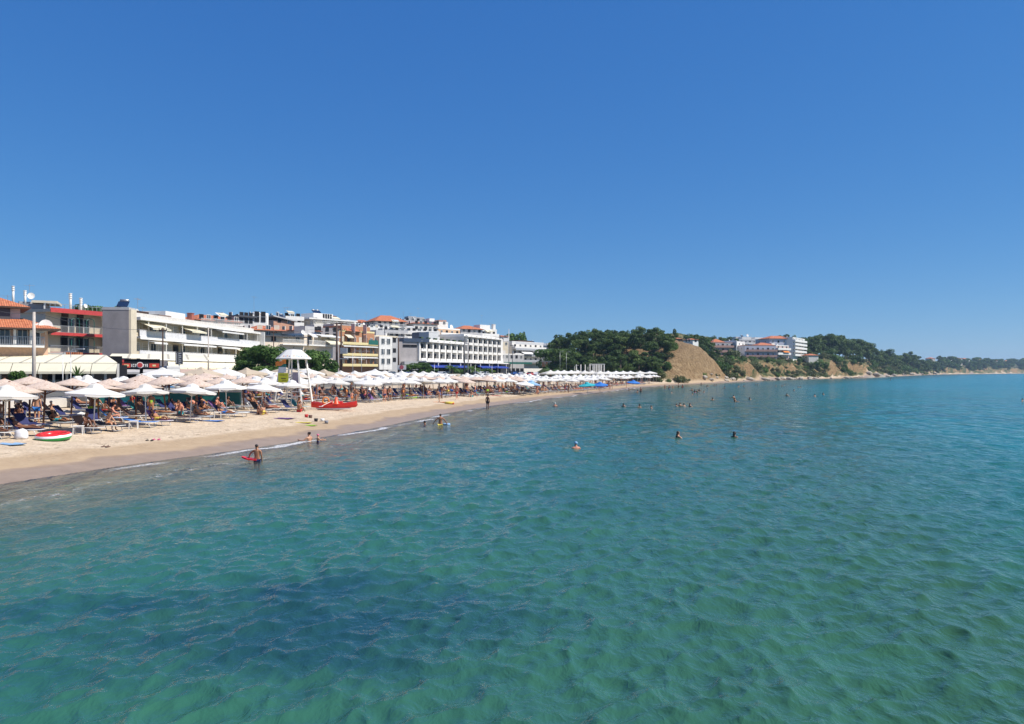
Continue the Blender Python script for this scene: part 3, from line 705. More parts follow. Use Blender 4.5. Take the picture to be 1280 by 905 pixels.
def lh(b, zt):
    b.part('roof_slab', lambda m: m.box(-.6, b.W+.4, -.9, 10.5, zt, zt+.22), DGREY); b.dish(b.u(377), -.5, zt+.2, .5)
    for px in (330, 345, 366): b.part('street_lamp_arm', lambda m: m.tube([(b.u(px), -.1, zt-2.2), (b.u(px), -.5, zt-1.9)], .06, 5), DGREY)
b = simple('long cream two-storey house with a thin dark flat roof, behind the green trees', 317, 150, 380, 160, 419.5, 10, mat('warm beige plaster', (.74,.62,.48)), (431,), 4, ('win','dark','shutter'), None, lh, 'house', 0, name='house')
b.balc(b.u(350), b.W, b.z(431, b.W), 1.0, 'bars', WHITE, WHITE)
b = simple('cream house with a white balcony and a sloping white awning beside the brown utility poles', 380, 161, 416, 170, 418, 9, mat('warm beige plaster', (.74,.62,.48)), (431,), 3, ('brown','shutter','door'), 'bars', None, 'house', .25, WHITE, name='house')
b.awn(b.u(401), b.W+.5, b.z(423.5, b.W), 2.5, 1.2, CRE2); b.awn(b.u(393), b.W+.5, b.z(419.5, b.W), 1.8, .3, AWH); b.awn(b.u(379), b.u(394), b.z(439, 0), 2.2, 1.0, CRE2)
simple('low house with a red sheet-metal roof above the long cream house', 372, 176, 400, 182, 412.5, 7, LGREY, (418,), 3, ('dark','win'), None, lambda b, zt: b.hip(0, b.W, 0, 7, zt, .7, .5), 'house', 0, name='house')
def big(b, zt):
    b.box('upper_storey', b.u(400), b.u(424), 3, 9, zt, b.z(389.5, 0), WHITE); b.row(b.u(411), b.u(423), 4, zt+.6, .6, 1.5, ('dark',), 3)
    b.part('roof_slab', lambda m: m.box(-1.5, b.W+1, -1.5, 10, zt-.05, zt+.35), WHITE); b.tank(b.u(411), 5, b.z(389.5, 0)); b.tank(b.u(406), 5, b.z(389.5, 0)); b.hip(b.u(419), b.u(430), 4, 9, b.z(391.5, 0), .6, .3)
simple('large white block with a set-back top floor carrying two solar heaters, highest left of centre', 388, 214, 440, 226, 399, 12, PALE, (405, 412, 419), 5, ('dark','win','brown'), 'bars', big, parapet=0)
simple('rough grey building side with recessed balconies behind the utility poles', 393, 186, 424, 192, 411, 10, GREY, (418, 426, 434), 3, ('dark',), None, None)
def yel(b, zt):
    b.hip(b.u(432), b.u(449), -.5, 4, zt+.1, 1.3, .2)
    b.box('penthouse', b.u(431), b.u(466), 1, 8, zt, zt+1.6, ORW)
    for i in range(4):
        z = b.z((416, 429.5, 443.5, 457)[i], 0)
        for k in range(1, 3): b.box('divider', b.W*k/3-.08, b.W*k/3+.08, -1.25, -.01, z+.05, z+2.6, PINK)
        if i in (2, 1): b.awn(0, b.W*.98, z-.2, 1.6, .35, AWH)
    b.box('screen', b.u(456), b.W, -1.40, -1.34, b.z(429.5, 0)+.1, b.z(429.5, 0)+1.3, GREEND)
simple('orange-brown apartment block with yellow balcony fronts and white awnings behind the twin utility poles', 424, 196, 468, 208, 413.5, 11, ORW, (429.5, 443.5, 457), 6, ('shutter','brown','door'), 'solid', yel, edge=YEL, bd=1.3, bh=.5)
def wb(b, zt):
    b.box('bay', b.u(470), b.u(486), -1.5, -.01, b.z(462, 0), zt, WHITE); b.row(b.u(471), b.u(485), 2, b.z(430, 0), 1.2, 1.6, ('win',), -1.5); b.row(b.u(471), b.u(485), 2, b.z(443, 0), 1.2, 1.6, ('win',), -1.5); b.row(b.u(471), b.u(485), 2, b.z(455, 0), 1.2, 1.6, ('win',), -1.5)
simple('pale apartment block with a projecting white window bay, right of the yellow-fronted block', 468, 208, 497, 214, 420.5, 9, LGREY, (431, 444, 456), 4, ('win','dark'), None, wb, edge=CREAM)
def tl(b, zt): b.awn(2, b.W*.4, zt-.2, 2, .3, CRE2); b.tank(b.u(455), 3, zt); b.dish(b.u(459), 2, zt); b.ant(b.u(454), 4, zt, 4.5); b.ant(b.u(466), 4, zt, 5)
simple('wide white terraced block with long parapets in the middle of the hillside', 436, 236, 486, 246, 407.5, 12, WHITE, (412, 420), 8, ('dark','win','shutter'), 'solid', tl, edge=WHITE)
simple('white terrace house stepping down below the orange hip roof', 478, 240, 507, 246, 411.5, 10, WHITE, (416, 424), 4, ('dark','win'), 'panel', None, edge=LGREY, cat='house', name='house')
simple('white villa with a bright terracotta hip roof on the skyline', 470, 256, 506, 262, 401, 9, PALE, (408,), 5, ('dark','win'), 'bars', ex_hip(2.3, .9), 'house', 0, name='house')
simple('low red-roofed attic between two white terraces on the skyline', 440, 262, 470, 266, 403, 9, PINK, (409,), 5, ('dark',), None, ex_hip(1.3, .4), 'house', 0, name='house')
simple('dark grey flat block with a row of aerials on the skyline', 505, 270, 540, 276, 400, 10, DGREY, (404, 411), 5, ('dark','win'), 'solid', lambda b, zt: (b.ant(4, 3, zt, 3), b.ant(7, 3, zt, 5), b.dish(5, 2, zt), b.box('roof_room', 5, 9, 2, 6, zt, zt+1.4, LGREY)), edge=LGREY)
simple('pale block under a thin red roof strip behind the hotel', 517, 262, 547, 268, 404, 9, PALE, (408, 415), 5, ('dark','win'), None, lambda b, zt: b.hip(0, b.W, 0, 8, zt, .8, .4), parapet=0)
simple('white stair tower with a brick top beside the red roof strip', 542, 268, 560, 272, 403, 8, WHITE, (408,), 2, ('dark','win'), None, lambda b, zt: b.box('roof_room', b.W*.5, b.W, 1, 5, zt, zt+1.1, BRICK))
simple('white terraces with glass railings above the dark blue box', 500, 250, 548, 256, 413, 10, LGREY, (417, 424), 7, ('dark','win'), 'solid', None, edge=WHITE)
simple('orange-tan apartment block with a thin white roof edge and planted terrace behind the hotel', 548, 266, 575, 276, 410.5, 10, mat('tan plaster', (.60,.40,.24)), (419,), 4, ('win','dark'), 'panel', lambda b, zt: b.dish(b.W*.8, 2, zt, .9), edge=WHITE)
simple('grey house with an orange hip roof behind the taller end of the hotel', 576, 285, 603, 290, 411, 9, LGREY, (418,), 4, ('win','dark'), None, ex_hip(1.6, .6), 'house', 0, name='house')
def rt(b, zt): b.box('roof_room', b.W*.1, b.W*.7, 1, 5, zt, b.z(405.5, 0), WHITE); b.chim(b.W*.9, 1, zt, 2.4, 1.2); b.ant(b.W*.3, 2, b.z(405.5, 0), 4)
simple('white roof-top tower with plants and aerials above the hotel', 600, 292, 621, 298, 412, 8, WHITE, (420,), 3, ('dark',), 'solid', rt)
simple('small white house with a red roof right of the hotel tower', 620, 310, 636, 312, 420.5, 8, PALE, (425,), 2, ('win',), None, lambda b, zt: b.hip(0, b.W, 0, 7, zt, .7, .3), 'house', 0, name='house')
b = Bld('dark_blue_shed', 'dark blue and white boxy roof structure beside the blank grey wall', 'shed', P2(524, 236), P2(548, 240)); b.body(5, b.z(415, 0), DBLUE, 0, b.W*.5, parapet=0); b.body(5, b.z(414.5, 0), AWH, b.W*.5+.01, b.W, parapet=.1, name='white_wall')
# ---- hotel
b = Bld('hotel', 'long white grid-fronted hotel with rows of dark recessed windows and blue awnings at street level', 'hotel', P2(522, 225), P2(624, 283))
W = b.W; zl = 7.25; sh = 2.95; us = b.u(580); m1 = zl+2*sh+.2; m2 = zl+3*sh+.1
b.body(14, m1, PALE, 0, us, parapet=.7, pm=WHITE); b.body(14, m2, PALE, us, W, parapet=.7, pm=WHITE, name='tall_wall')
b.part('ledge', lambda m: m.box(-.3, W+6, -3.2, -.01, zl-.35, zl+.08), WHITE)
nb = 15
for i in range(nb+1):
    u = W*i/nb; top = m2 if u > us else m1
    b.part('pier', lambda m: m.box(u-.42, u+.42, -.85, -.01, zl+.09, top+.4), WHITE)
    if i < nb:
        uc = W*(i+.5)/nb
        for k in range(3 if uc > us else 2):
            z = zl+.1+k*sh; b.win(uc+.45, z+.05, 1.4, 2.2, 'bay')
            b.part('balcony', lambda m: (m.box(u+.43, u+W/nb-.43, -1.0, -.02, z-.14, z+.02), m.box(u+.43, u+W/nb-.43, -1.1, -.98, z-.1, z+.75)), WHITE)
b.part('top_ledge', lambda m: (m.box(0, us, -1.5, -.05, m1-.25, m1-.01), m.box(us, W, -1.5, -.05, m2-.25, m2-.01)), WHITE)
for a, c in ((.03, .24), (.26, .46), (.60, .80), (.82, 1.0)): b.awn(W*a, W*c, zl-.5, 4.2, 1.3, BLUE)
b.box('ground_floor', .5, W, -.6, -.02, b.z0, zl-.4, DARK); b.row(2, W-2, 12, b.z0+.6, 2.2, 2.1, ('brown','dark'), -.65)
for i in range(9): b.box('column', W*i/8-.15, W*i/8+.15, -3.0, -2.7, b.z0, zl-.36, WHITE)
for k in range(7): b.box('roof_planter', 3+k*4.5, 4.4+k*4.5, .4, 1.2, m1+.1, m1+1.3, mat('terrace plants', (.05,.09,.03), .9, .4, 6))
b.box('gable_strip', W+.3, W+2.4, -.5, 12, zl-.2, m2+.2, WHITE)
b.ant(us+6, 4, m2, 5); b.ant(us+16, 4, m2, 4)
b = Bld('apartment_block', 'blank grey-pink gable wall with a strip of dark louvres, left end of the hotel', 'apartment block', P2(497, 221), P2(521, 224))
zt = b.z(427, 0); b.body(12, zt, mat('grey pink render', (.42,.38,.36), .85, .12, .5, .1), parapet=0); b.part('roof_slab', lambda m: m.box(b.W*.3, b.W+4, -.3, 12, zt+.01, zt+1.1), DBLUE)
b.row(b.W*.3, b.W*.98, 2, zt-1.6, 2.4, .8, ('dark',)); b.box('low_wall', b.W*.2, b.W*.9, -2.5, -.01, b.z0, b.z0+4.5, LGREY)
# ---- white blocks right of the hotel
b = simple('cream strip building between the hotel and the slatted white block', 624, 300, 636, 303, 428, 8, CREAM, (434,), 2, ('win',), None, None)
def slat(b, zt):
    for i in range(5):
        z = b.z(430.5+i*7.4, 0)
        if i < 4: b.part('slat_band', lambda m: [m.box(.2, b.W-.2, -1.9, -1.8, z+.1+j*.24, z+.26+j*.24) for j in range(4)], mat('slatted railing', (.55,.56,.58)))
    b.awn(b.u(648), b.u(661), b.z(437.5, 0), 3, 1.4, AWH); b.awn(b.u(662), b.u(679), b.z(437.5, 0), 2.6, .8, AWH)
    b.box('roof_room', b.W*.3, b.W*.75, 2, 6, zt, zt+1.0, BRN)
simple('white apartment block wrapped in slatted grey railings and white awnings, right of the hotel', 640, 305, 679, 322, 427.5, 12, WHITE, (436, 444.5, 453), 6, ('dark','win'), 'solid', slat, edge=WHITE, bd=1.7)
simple('low white block with a dark green fascia strip, in front of the slatted block', 624, 284, 655, 292, 443, 8, LGREY, (450.5,), 5, ('dark','win','brown'), None, lambda b, zt: (b.part('fascia', lambda m: m.box(.5, b.W+2, -2.5, -2.2, b.z(455, 0), b.z(452.5, 0)), GREEND), b.row(b.W*.3, b.W, 4, b.z0+.3, 1.6, 2.4, ('dark',), 0)), edge=WHITE)
simple('weathered grey block half hidden by a dark tree, left of the pine wood', 684, 330, 704, 336, 430, 10, LGREY, (434, 441, 448, 455), 4, ('dark','win'), 'solid', None, edge=PALE)
simple('low orange-brown taverna with white posts under the pines', 690, 285, 722, 290, 452, 8, ORW, (458,), 6, ('dark','brown'), 'bars', None, 'restaurant', .2, PALE, name='taverna')
# ---- clifftop apartment houses
def c1(b, zt): b.hip(b.W*.15, b.W*.6, 1, 8, zt+.5, 1.8, .5); b.box('roof_room', b.W*.15, b.W*.6, 1, 8, zt, zt+.6, PALE); b.box('end_wall', b.W+.01, b.W+.4, -2, 12, b.z0, zt+1.5, WHITE)
G2 = 'apartment houses on the clifftop'
for args in (
 ('shaded clifftop block with dark balconies and small red hip roof, leftmost of the cluster', 889, 402, 918, 406, 428.5, 10, LGREY, (434, 440, 446), 5, ('dark','win'), 'solid', c1),
 ('narrow white clifftop house with stepped balconies beside the leftmost block', 917, 412, 931, 424, 427, 10, WHITE, (433, 439, 445), 3, ('dark','brown'), 'solid', None),
 ('white-topped clifftop block with a tank and dish on its roof, behind the others', 924, 448, 956, 452, 424.5, 12, LGREY, (430, 436), 6, ('dark','win'), 'solid', lambda b, zt: (b.box('roof_room', b.W*.15, b.W*.5, 1, 6, zt, zt+1.8, WHITE), b.box('roof_room', b.W*.65, b.W*.95, 1, 6, zt, zt+1.6, WHITE), b.dish(b.W*.4, 2, zt+1.8, .8), b.tank(b.W*.2, 3, zt+1.8))),
 ('pale blue-grey clifftop house with red hip roof and two window rows, mid cluster', 931, 405, 970, 408, 432, 12, VIOL, (439, 446), 6, ('dark','win'), 'panel', lambda b, zt: (b.hip(b.W*.45, b.W*.95, 1, 9, zt+.3, 1.6, .6), b.box('roof_room', b.W*.45, b.W*.95, 1, 9, zt, zt+.4, WHITE))),
 ('clifftop building with pink fronts and an orange awning, between two larger blocks', 970, 408, 986, 416, 432, 9, PINK, (437, 443), 3, ('dark','brown'), 'solid', lambda b, zt: b.awn(b.W*.4, b.W*.85, b.z(437, 0)-.3, 2, 1, ORA)),
 ('largest clifftop block, grey front under a long red roof, at the right of the cluster', 962, 424, 991, 428, 423.5, 14, VIOL, (430, 437, 443), 4, ('win','dark'), None, lambda b, zt: b.hip(0, b.W*.95, 0, 10, zt+.2, 1.8, .7)),
 ('bright white clifftop block with five rows of balconies, rightmost of the cluster', 991, 425, 1006, 452, 422, 14, WHITE, (426.5, 431, 435.5, 440, 444.5), 8, ('dark','win'), 'solid', None)):
    q = simple(*args, edge=mat('faded red balcony', (.42,.24,.19)) if args[1] in (889, 931) else WHITE, side=True); q.root['group'] = G2
simple('small white cottage on the slope behind the bare earth knoll', 866, 300, 873, 302, 424.5, 5, WHITE, (430,), 1, ('dark',), None, lambda b, zt: b.hip(0, b.W, 0, 5, zt, .6, .3), 'cottage', 0, name='cottage')
simple('red-roofed hut on the crest of the bare knoll, under the lone pine', 842, 285, 853, 286, 423.2, 4, mat('brown hut boards', (.25,.15,.09)), (), 1, ('dark',), None, lambda b, zt: b.hip(0, b.W, 0, 4, zt, .5, .3), 'cottage', 0, name='cottage')
simple('small pale cottage with a faded roof among the shrubs right of the clifftop cluster', 1011, 430, 1023, 432, 444, 6, PALE, (), 2, ('dark',), None, lambda b, zt: b.hip(0, b.W, 0, 6, zt, .9, .4), 'cottage', 0, name='cottage')
words_ = ['leftmost','second','third','fourth','fifth','sixth','seventh','eighth','ninth','tenth']
for i, (p0, p1, Y, py) in enumerate(((1164,1169,1150,448),(1184,1190,1210,448.2),(1191,1197,1240,448.8),(1198,1203,1265,448.3),(1205,1212,1300,448.7),(1222,1227,1370,449.3),(1243,1247,1470,451),(1258,1263,1560,451.3))):
    q = simple('tiny red-roofed white house on the far headland, %s from the left there' % words_[i], p0, Y, p1, Y+6, py, 9, PALE, (py+3,), 2, ('dark',), None, lambda b, zt: b.hip(0, b.W, 0, 9, zt, 1.7, .6), 'house', 0, name='house'); q.root['group'] = 'small houses on the far headland'

# ================================================================ poles and wires
def pole(name, label, px, Y, pytop, r=.13, m=None, arms=(), cat='utility pole', zb=None):
    x = PX(px, Y); z = gz(x, Y); zt = PZ(pytop, Y); root = empty(name, (x, Y, z), 0, label, cat, 'poles along the street')
    MB().tube([(0,0,-.5),(0,0,zt-z)], r, 8, True, r*.65).build('pole_shaft', m or BRN, root)
    for dz, w in arms:
        a = MB(); a.box(-w/2, w/2, -.06, .06, zt-z-dz-.06, zt-z-dz+.06)
        for k in (-.45, -.15, .15, .45): a.tube([(k*w, 0, zt-z-dz), (k*w, 0, zt-z-dz+.22)], .045, 6)
        a.build('crossarm', BRN if m is None else m, root)
    return root, Vector((x, Y, zt))
p1, t1 = pole('utility_pole', 'thick pale concrete pole standing in front of the cream canopy', 42.5, 62, 390, .17, CONC)
p2, t2 = pole('utility_pole', 'dark brown pole in front of the long white block', 203.5, 84, 409.5, .11, BRN, ((.3, .9),))
p3, t3 = pole('utility_pole', 'grey pole at the middle of the long white block', 260.5, 98, 409, .11, CONC)
p4, t4 = pole('utility_pole', 'brown pole rising from the trees left of the lifeguard tower', 342, 125, 413, .11, BRN, ((.4, 1.2),))
p5, t5 = pole('utility_pole', 'left one of the twin dark poles carrying the transformer', 421, 150, 403.5, .26, BRN, ((.2, 2.6), (1.4, 1.8)))
p6, t6 = pole('utility_pole', 'right one of the twin dark poles carrying the transformer', 426.5, 150, 403, .24, BRN, ((.2, 2.2), (1.6, 1.6)))
tr = MB(); tr.box(-.1, 1.2, -.5, .5, 5.1, 6.3); tr.box(-.2, 1.3, -.6, .6, 4.0, 4.2); tr.build('transformer', MET, p6)
pole('utility_pole', 'dark pole with a short crossarm in front of the grey gable wall', 498, 170, 422, .2, BRN, ((.1, 2.6),))
pole('utility_pole', 'thick dark lattice pole crossing the middle of the hotel front', 580.5, 180, 425, .19, DGREY, ((.3, 1.8),))
pole('utility_pole', 'thin grey pole just right of the thick pole at the hotel', 585, 185, 428, .12, GREY)
pole('utility_pole', 'slim black pole before the low white block', 640.5, 200, 431, .11, DGREY, ((.2, 1.2),))
pole('utility_pole', 'grey pole beside the slatted white block', 636, 260, 411, .14, MET)
for i, (px, Y, py) in enumerate(((78.5,70,443),(88.5,70,440),(479,160,428),(441,120,441),(452,125,441),(543,150,455),(594,160,456),(615,170,456),(718,205,458),(735,210,458),(700,230,440),(708,230,441))):
    r_, tp = pole('lamp_post', '%s street lamp post from the left with a short arm' % ('thin %s' % ('white' if i < 2 else 'grey')+(' ' + words_[i] if i < 10 else (' eleventh' if i == 10 else ' last'))), px, Y, py, .05, WHITE if i < 2 else MET, cat='street lamp')
    h = tp.z-r_.location.z
    MB().tube([(0,0,h),(.15,0,h+.25),(.9,0,h+.3)], .035, 5).build('lamp_arm', MET, r_); MB().box(.7,1.25,-.12,.12,h+.24,h+.34).build('lamp_head', LGREY, r_)
def wire(a, b_, sag, label):
    pts = [a.lerp(b_, i/14)-Vector((0,0,sag*4*(i/14)*(1-i/14))) for i in range(15)]
    o = MB().tube(pts, .018, 4).build('overhead_wire', DGREY); tag(o, label, 'wire', 'overhead wires')
wire(t1, t2, .7, 'black overhead wire sagging from the concrete pole to the brown pole'); wire(t2, t3, .5, 'black overhead wire between the brown pole and the grey pole')
wire(t3, t4, .6, 'black overhead wire from the grey pole towards the trees'); wire(t4, t5, .7, 'black overhead wire from the trees to the twin poles'); wire(Vector((PX(-40,58),58,PZ(370,58))), t1, .6, 'black overhead wire from the left edge to the concrete pole')
# vertical black sign
x, Y = P2(224, 92); z = gz(x, Y); rt_ = empty('vertical_sign', (x, Y, z), 0, 'tall black upright sign with white marks on a thin white post', 'sign')
MB().tube([(0,0,-.3),(0,0,PZ(455.5,Y)-z)], .07, 6).build('sign_post', WHITE, rt_); a = MB(); a.box(-.42,.42,-.1,.1,PZ(455.5,Y)-z,PZ(440,Y)-z); a.build('sign_face', DGREY, rt_)
a = MB(); rr_ = random.Random(5)
for k in range(6):
    zz = PZ(454.5,Y)-z+k*.24; a.box(-.02,.3,-.12,-.101,zz,zz+.06); a.box(-.02,.03,-.12,-.101,zz+.06,zz+.16)
    if k % 2: a.box(.1,.3,-.12,-.101,zz+.11,zz+.15)
a.box(-.3,-.24,-.12,-.101,PZ(454,Y)-z,PZ(441,Y)-z); a.build('sign_marks', WHITE, rt_)
x, Y = P2(502, 150); z = gz(x, Y); rt_ = empty('round_sign', (x, Y, z), 0, 'pinkish red round sign on a white board before the white tent', 'sign')
MB().tube([(0,0,-.3),(0,0,PZ(461,Y)-z)], .05, 6).build('sign_post', WHITE, rt_); a = MB(); a.box(-.9,.9,.02,.1,PZ(462,Y)-z,PZ(456.5,Y)-z); a.build('board', WHITE, rt_)
MB().tube([(0,-.05,PZ(459,Y)-z),(0,.015,PZ(459,Y)-z)], .42, 16).build('sign_disc', mat('faded red', (.55,.12,.14)), rt_)
# street: asphalt, kerb, low wall
def strip(name, pts, w0, w1, dz, m, h=None):
    q = MB(); P = [Vector((p[0], p[1], 0)) for p in pts]
    for i in range(len(P)):
        d = (P[min(i+1, len(P)-1)]-P[max(i-1, 0)]).normalized(); n = Vector((d.y, -d.x, 0))
        for w in (w0, w1):
            c = P[i]+n*w; q.v.append((c.x, c.y, gz(c.x, c.y)+dz))
    for i in range(len(P)-1): q.f.append((2*i, 2*i+1, 2*i+3, 2*i+2)); q.m.append(0); q.sm.append(False)
    o = q.build(name, m)
    if h:
        md = o.modifiers.new('t', 'SOLIDIFY'); md.thickness = h; md.offset = 0
    return o
def densify(pts, n=10):
    r = []
    for a, c in zip(pts[:-1], pts[1:]):
        for i in range(n): r.append((a[0]+(c[0]-a[0])*i/n, a[1]+(c[1]-a[1])*i/n))
    return r+[pts[-1]]
RD = densify([(-43,40),(-42,66),(-41,100),(-38,145),(-30,190),(-19,225),(-10,250)])
ASPH = mat('asphalt', (.055,.055,.055), .9, .25, .8, .2)
tag(strip('road', RD, -3.5, 3.5, .06, ASPH), kind='structure'); tag(strip('promenade', RD, 3.6, 7.2, .18, mat('paving', (.34,.31,.27), .9, .15, 1.5), .12), kind='structure')
o = strip('promenade_wall', RD, 7.3, 7.55, .42, PALE, .7); tag(o, 'low pale stone wall along the promenade behind the parasols', 'wall')

# ================================================================ trees and shrubs
def leaf_mat(name, cols, sc=.5):
    t = NT(name); oi = t.n('ShaderNodeObjectInfo'); g = t.pos()
    f = t.math('ADD', t.math('MULTIPLY', t.noise(sc, 3, g), .7), t.math('MULTIPLY', t.noise(5, 2, g), .3))
    f = t.math('ADD', f, t.math('MULTIPLY', t.math('SUBTRACT', oi.outputs['Random'], .5), .30))
    t.set(color=t.ramp(f, [(.28, cols[0]), (.5, cols[1]), (.72, cols[2])]), rough=.65, spec=.25)
    tr = t.n('ShaderNodeBsdfTranslucent'); tr.inputs['Color'].default_value = (*[min(1, c*1.6) for c in cols[1]], 1)
    ms = t.n('ShaderNodeMixShader'); ms.inputs[0].default_value = .22; t.l(t.b.outputs[0], ms.inputs[1]); t.l(tr.outputs[0], ms.inputs[2]); t.l(ms.outputs[0], t.out.inputs['Surface'])
    return t.m
LF_PINE = leaf_mat('pine needles', ((.030,.062,.016), (.068,.115,.026), (.125,.18,.042)), .25)
LF_BROAD = leaf_mat('broad leaves', ((.035,.075,.016), (.075,.145,.028), (.14,.22,.05)), .5)
LF_SCRUB = leaf_mat('grey green scrub', ((.045,.065,.025), (.095,.115,.04), (.16,.17,.065)), .2)
BARK = mat('bark', (.14,.10,.07), .9, .3, 3, .3)
def leaves(n, blobs, size, seed, m, name, flat=.5, gap=.42):
    r = np.random.RandomState(seed)
    B = np.array([[*c, *rad] for c, rad in blobs]); vol = B[:,3]*B[:,4]*B[:,5]; p = vol**.67; p = p/p.sum()
    idx = r.choice(len(B), n*3, p=p); d = r.normal(size=(n*3, 3)); d /= np.linalg.norm(d, axis=1)[:, None]
    rad = .62+.46*r.rand(n*3)**.7
    P = B[idx, :3]+d*rad[:, None]*B[idx, 3:]
    f = max(B[:,3:].max()*.9, .3); nz = vnoise(P[:,0]/f*1.9+40, P[:,1]/f*1.9+P[:,2]/f*1.7+11, seed)
    nz2 = vnoise(P[:,0]/f*4+9, P[:,1]/f*3.6-P[:,2]/f*4.2+51, seed+5)
    keep = (nz*.6+nz2*.4 > gap) | (r.rand(n*3) < .12); P = P[keep][:n]; d = d[keep][:n]; k = len(P)
    nr = d*.8+r.normal(size=(k, 3))*.55+np.array([0, 0, flat]); nr /= np.linalg.norm(nr, axis=1)[:, None]
    a = np.cross(nr, r.normal(size=(k, 3))); a /= np.linalg.norm(a, axis=1)[:, None]; b = np.cross(nr, a)
    s = size*(.6+.8*r.rand(k))[:, None]; q = .45+.3*r.rand(k)[:, None]
    V = np.stack([P-a*s, P-b*s*q, P+a*s, P+b*s*q], 1).reshape(-1, 3).astype(np.float32)
    me = bpy.data.meshes.new(name); me.vertices.add(len(V)); me.vertices.foreach_set('co', V.ravel())
    me.loops.add(4*k); me.loops.foreach_set('vertex_index', np.arange(4*k, dtype=np.int32)); me.polygons.add(k)
    me.polygons.foreach_set('loop_start', np.arange(0, 4*k, 4, dtype=np.int32)); me.polygons.foreach_set('loop_total', np.full(k, 4, np.int32)); me.update(calc_edges=True)
    me.materials.append(m); return me
def limbs(m, h0, tips, r0, seed):
    rr = random.Random(seed); top = Vector((rr.uniform(-.2,.2), rr.uniform(-.2,.2), h0))
    mid = top*.5+Vector((rr.uniform(-.15,.15), rr.uniform(-.15,.15), 0))
    m.tube([(0,0,-.5), mid, top], [r0, r0*.8, r0*.6], 7)
    for c in tips:
        c = Vector(c); st = top*rr.uniform(.75, 1); q = st.lerp(c, .5)+Vector((0,0,-.12)); m.tube([st, q, c], [r0*.42, r0*.28, r0*.12], 5)
PINES, BROADS, BUSHES, CYP = [], [], [], []
for i in range(6):        # unit: a pine 10 m tall
    r = random.Random(100+i); bl = []
    for k in range(r.randint(9, 13)):
        z = r.uniform(3.0, 9.2); R_ = (2.7-abs(z-6.6)*.42)*r.uniform(.5, 1.0); t = r.uniform(0, 6.28)
        bl.append(((R_*math.cos(t), R_*math.sin(t), z), (r.uniform(1.1, 1.9), r.uniform(1.1, 1.9), r.uniform(.7, 1.15))))
    bl.append(((.2, 0, 9.0), (1.1, 1.1, .9)))
    cr = leaves(2600, bl, .27, 20+i, LF_PINE, 'crown', .4, .46)
    q = MB(); limbs(q, 8.2, [b_[0] for b_ in bl], .22, i); o = q.build('trunk', BARK); tm = o.data; bpy.data.objects.remove(o); PINES.append((cr, tm))
for i in range(5):        # unit: a broadleaf 6 m tall
    r = random.Random(200+i); bl = []
    for k in range(r.randint(13, 17)):
        z = r.uniform(1.2, 5.2); t = r.uniform(0, 6.28); R_ = (2.5-abs(z-2.8)*.6)*r.uniform(.4, 1.1)
        bl.append(((R_*math.cos(t), R_*math.sin(t), z), (r.uniform(.7, 1.3), r.uniform(.7, 1.3), r.uniform(.6, 1.0))))
    cr = leaves(4200, bl, .17, 40+i, LF_BROAD, 'crown', .3); q = MB(); limbs(q, 3.2, [b_[0] for b_ in bl], .19, i+30); o = q.build('trunk', BARK); tm = o.data; bpy.data.objects.remove(o); BROADS.append((cr, tm))
for i in range(5):        # unit: a shrub 2 m tall, 3 m wide
    r = random.Random(300+i); bl = [((r.uniform(-1,1), r.uniform(-1,1), r.uniform(.3, 1.2)), (r.uniform(.5,.95), r.uniform(.5,.95), r.uniform(.4,.8))) for k in range(7)]
    BUSHES.append(leaves(900, bl, .15, 60+i, LF_SCRUB if i % 2 == 0 else LF_BROAD, 'shrub', .3))
bl = [((0,0,z), (1.0-abs(z-3)*.12, 1.0-abs(z-3)*.12, 1.0)) for z in (1, 2, 3, 4, 5, 6, 7)]
q = MB(); q.tube([(0,0,-.5),(0,0,6.5)], .14, 6, True, .04); o = q.build('trunk', BARK); CYP.append((leaves(2200, bl, .16, 91, LF_PINE, 'crown', .5), o.data)); bpy.data.objects.remove(o)
ORD = ['first','second','third','fourth','fifth','sixth','seventh','eighth','ninth','tenth','eleventh','twelfth','thirteenth','fourteenth','fifteenth','sixteenth','seventeenth','eighteenth','nineteenth','twentieth']
def ordw(i):
    if i < 20: return ORD[i]
    tens = ['twenty','thirty','forty','fifty','sixty','seventy','eighty','ninety']; n = i+1
    if n >= 100: return 'hundred and '+ordw(n-101) if n > 100 else 'hundredth'
    return tens[n//10-2]+('-'+ORD[n % 10-1] if n % 10 else '').replace('', '') if n % 10 else tens[n//10-2][:-1]+'ieth'
def tree(name, meshes, x, y, z, sc, sxy, label, cat, group, seed):
    r = random.Random(seed); cr, tm = meshes
    root = empty(name, (x, y, z), r.uniform(0, 6.28), label, cat, group); root.scale = (sxy, sxy, sc)
    for n_, me in (('crown', cr), ('trunk', tm)):
        o = bpy.data.objects.new(n_, me); COL.objects.link(o); adopt(o, root)
    return root
def shrub(x, y, z, s, label, group, seed, sz=None):
    r = random.Random(seed); o = bpy.data.objects.new('shrub', BUSHES[seed % 5]); COL.objects.link(o)
    o.location = (x, y, z); o.rotation_euler = (0, 0, r.uniform(0, 6.28)); o.scale = (s, s*r.uniform(.8, 1.2), sz or s*r.uniform(.7, 1.1)); tag(o, label, 'shrub', group)
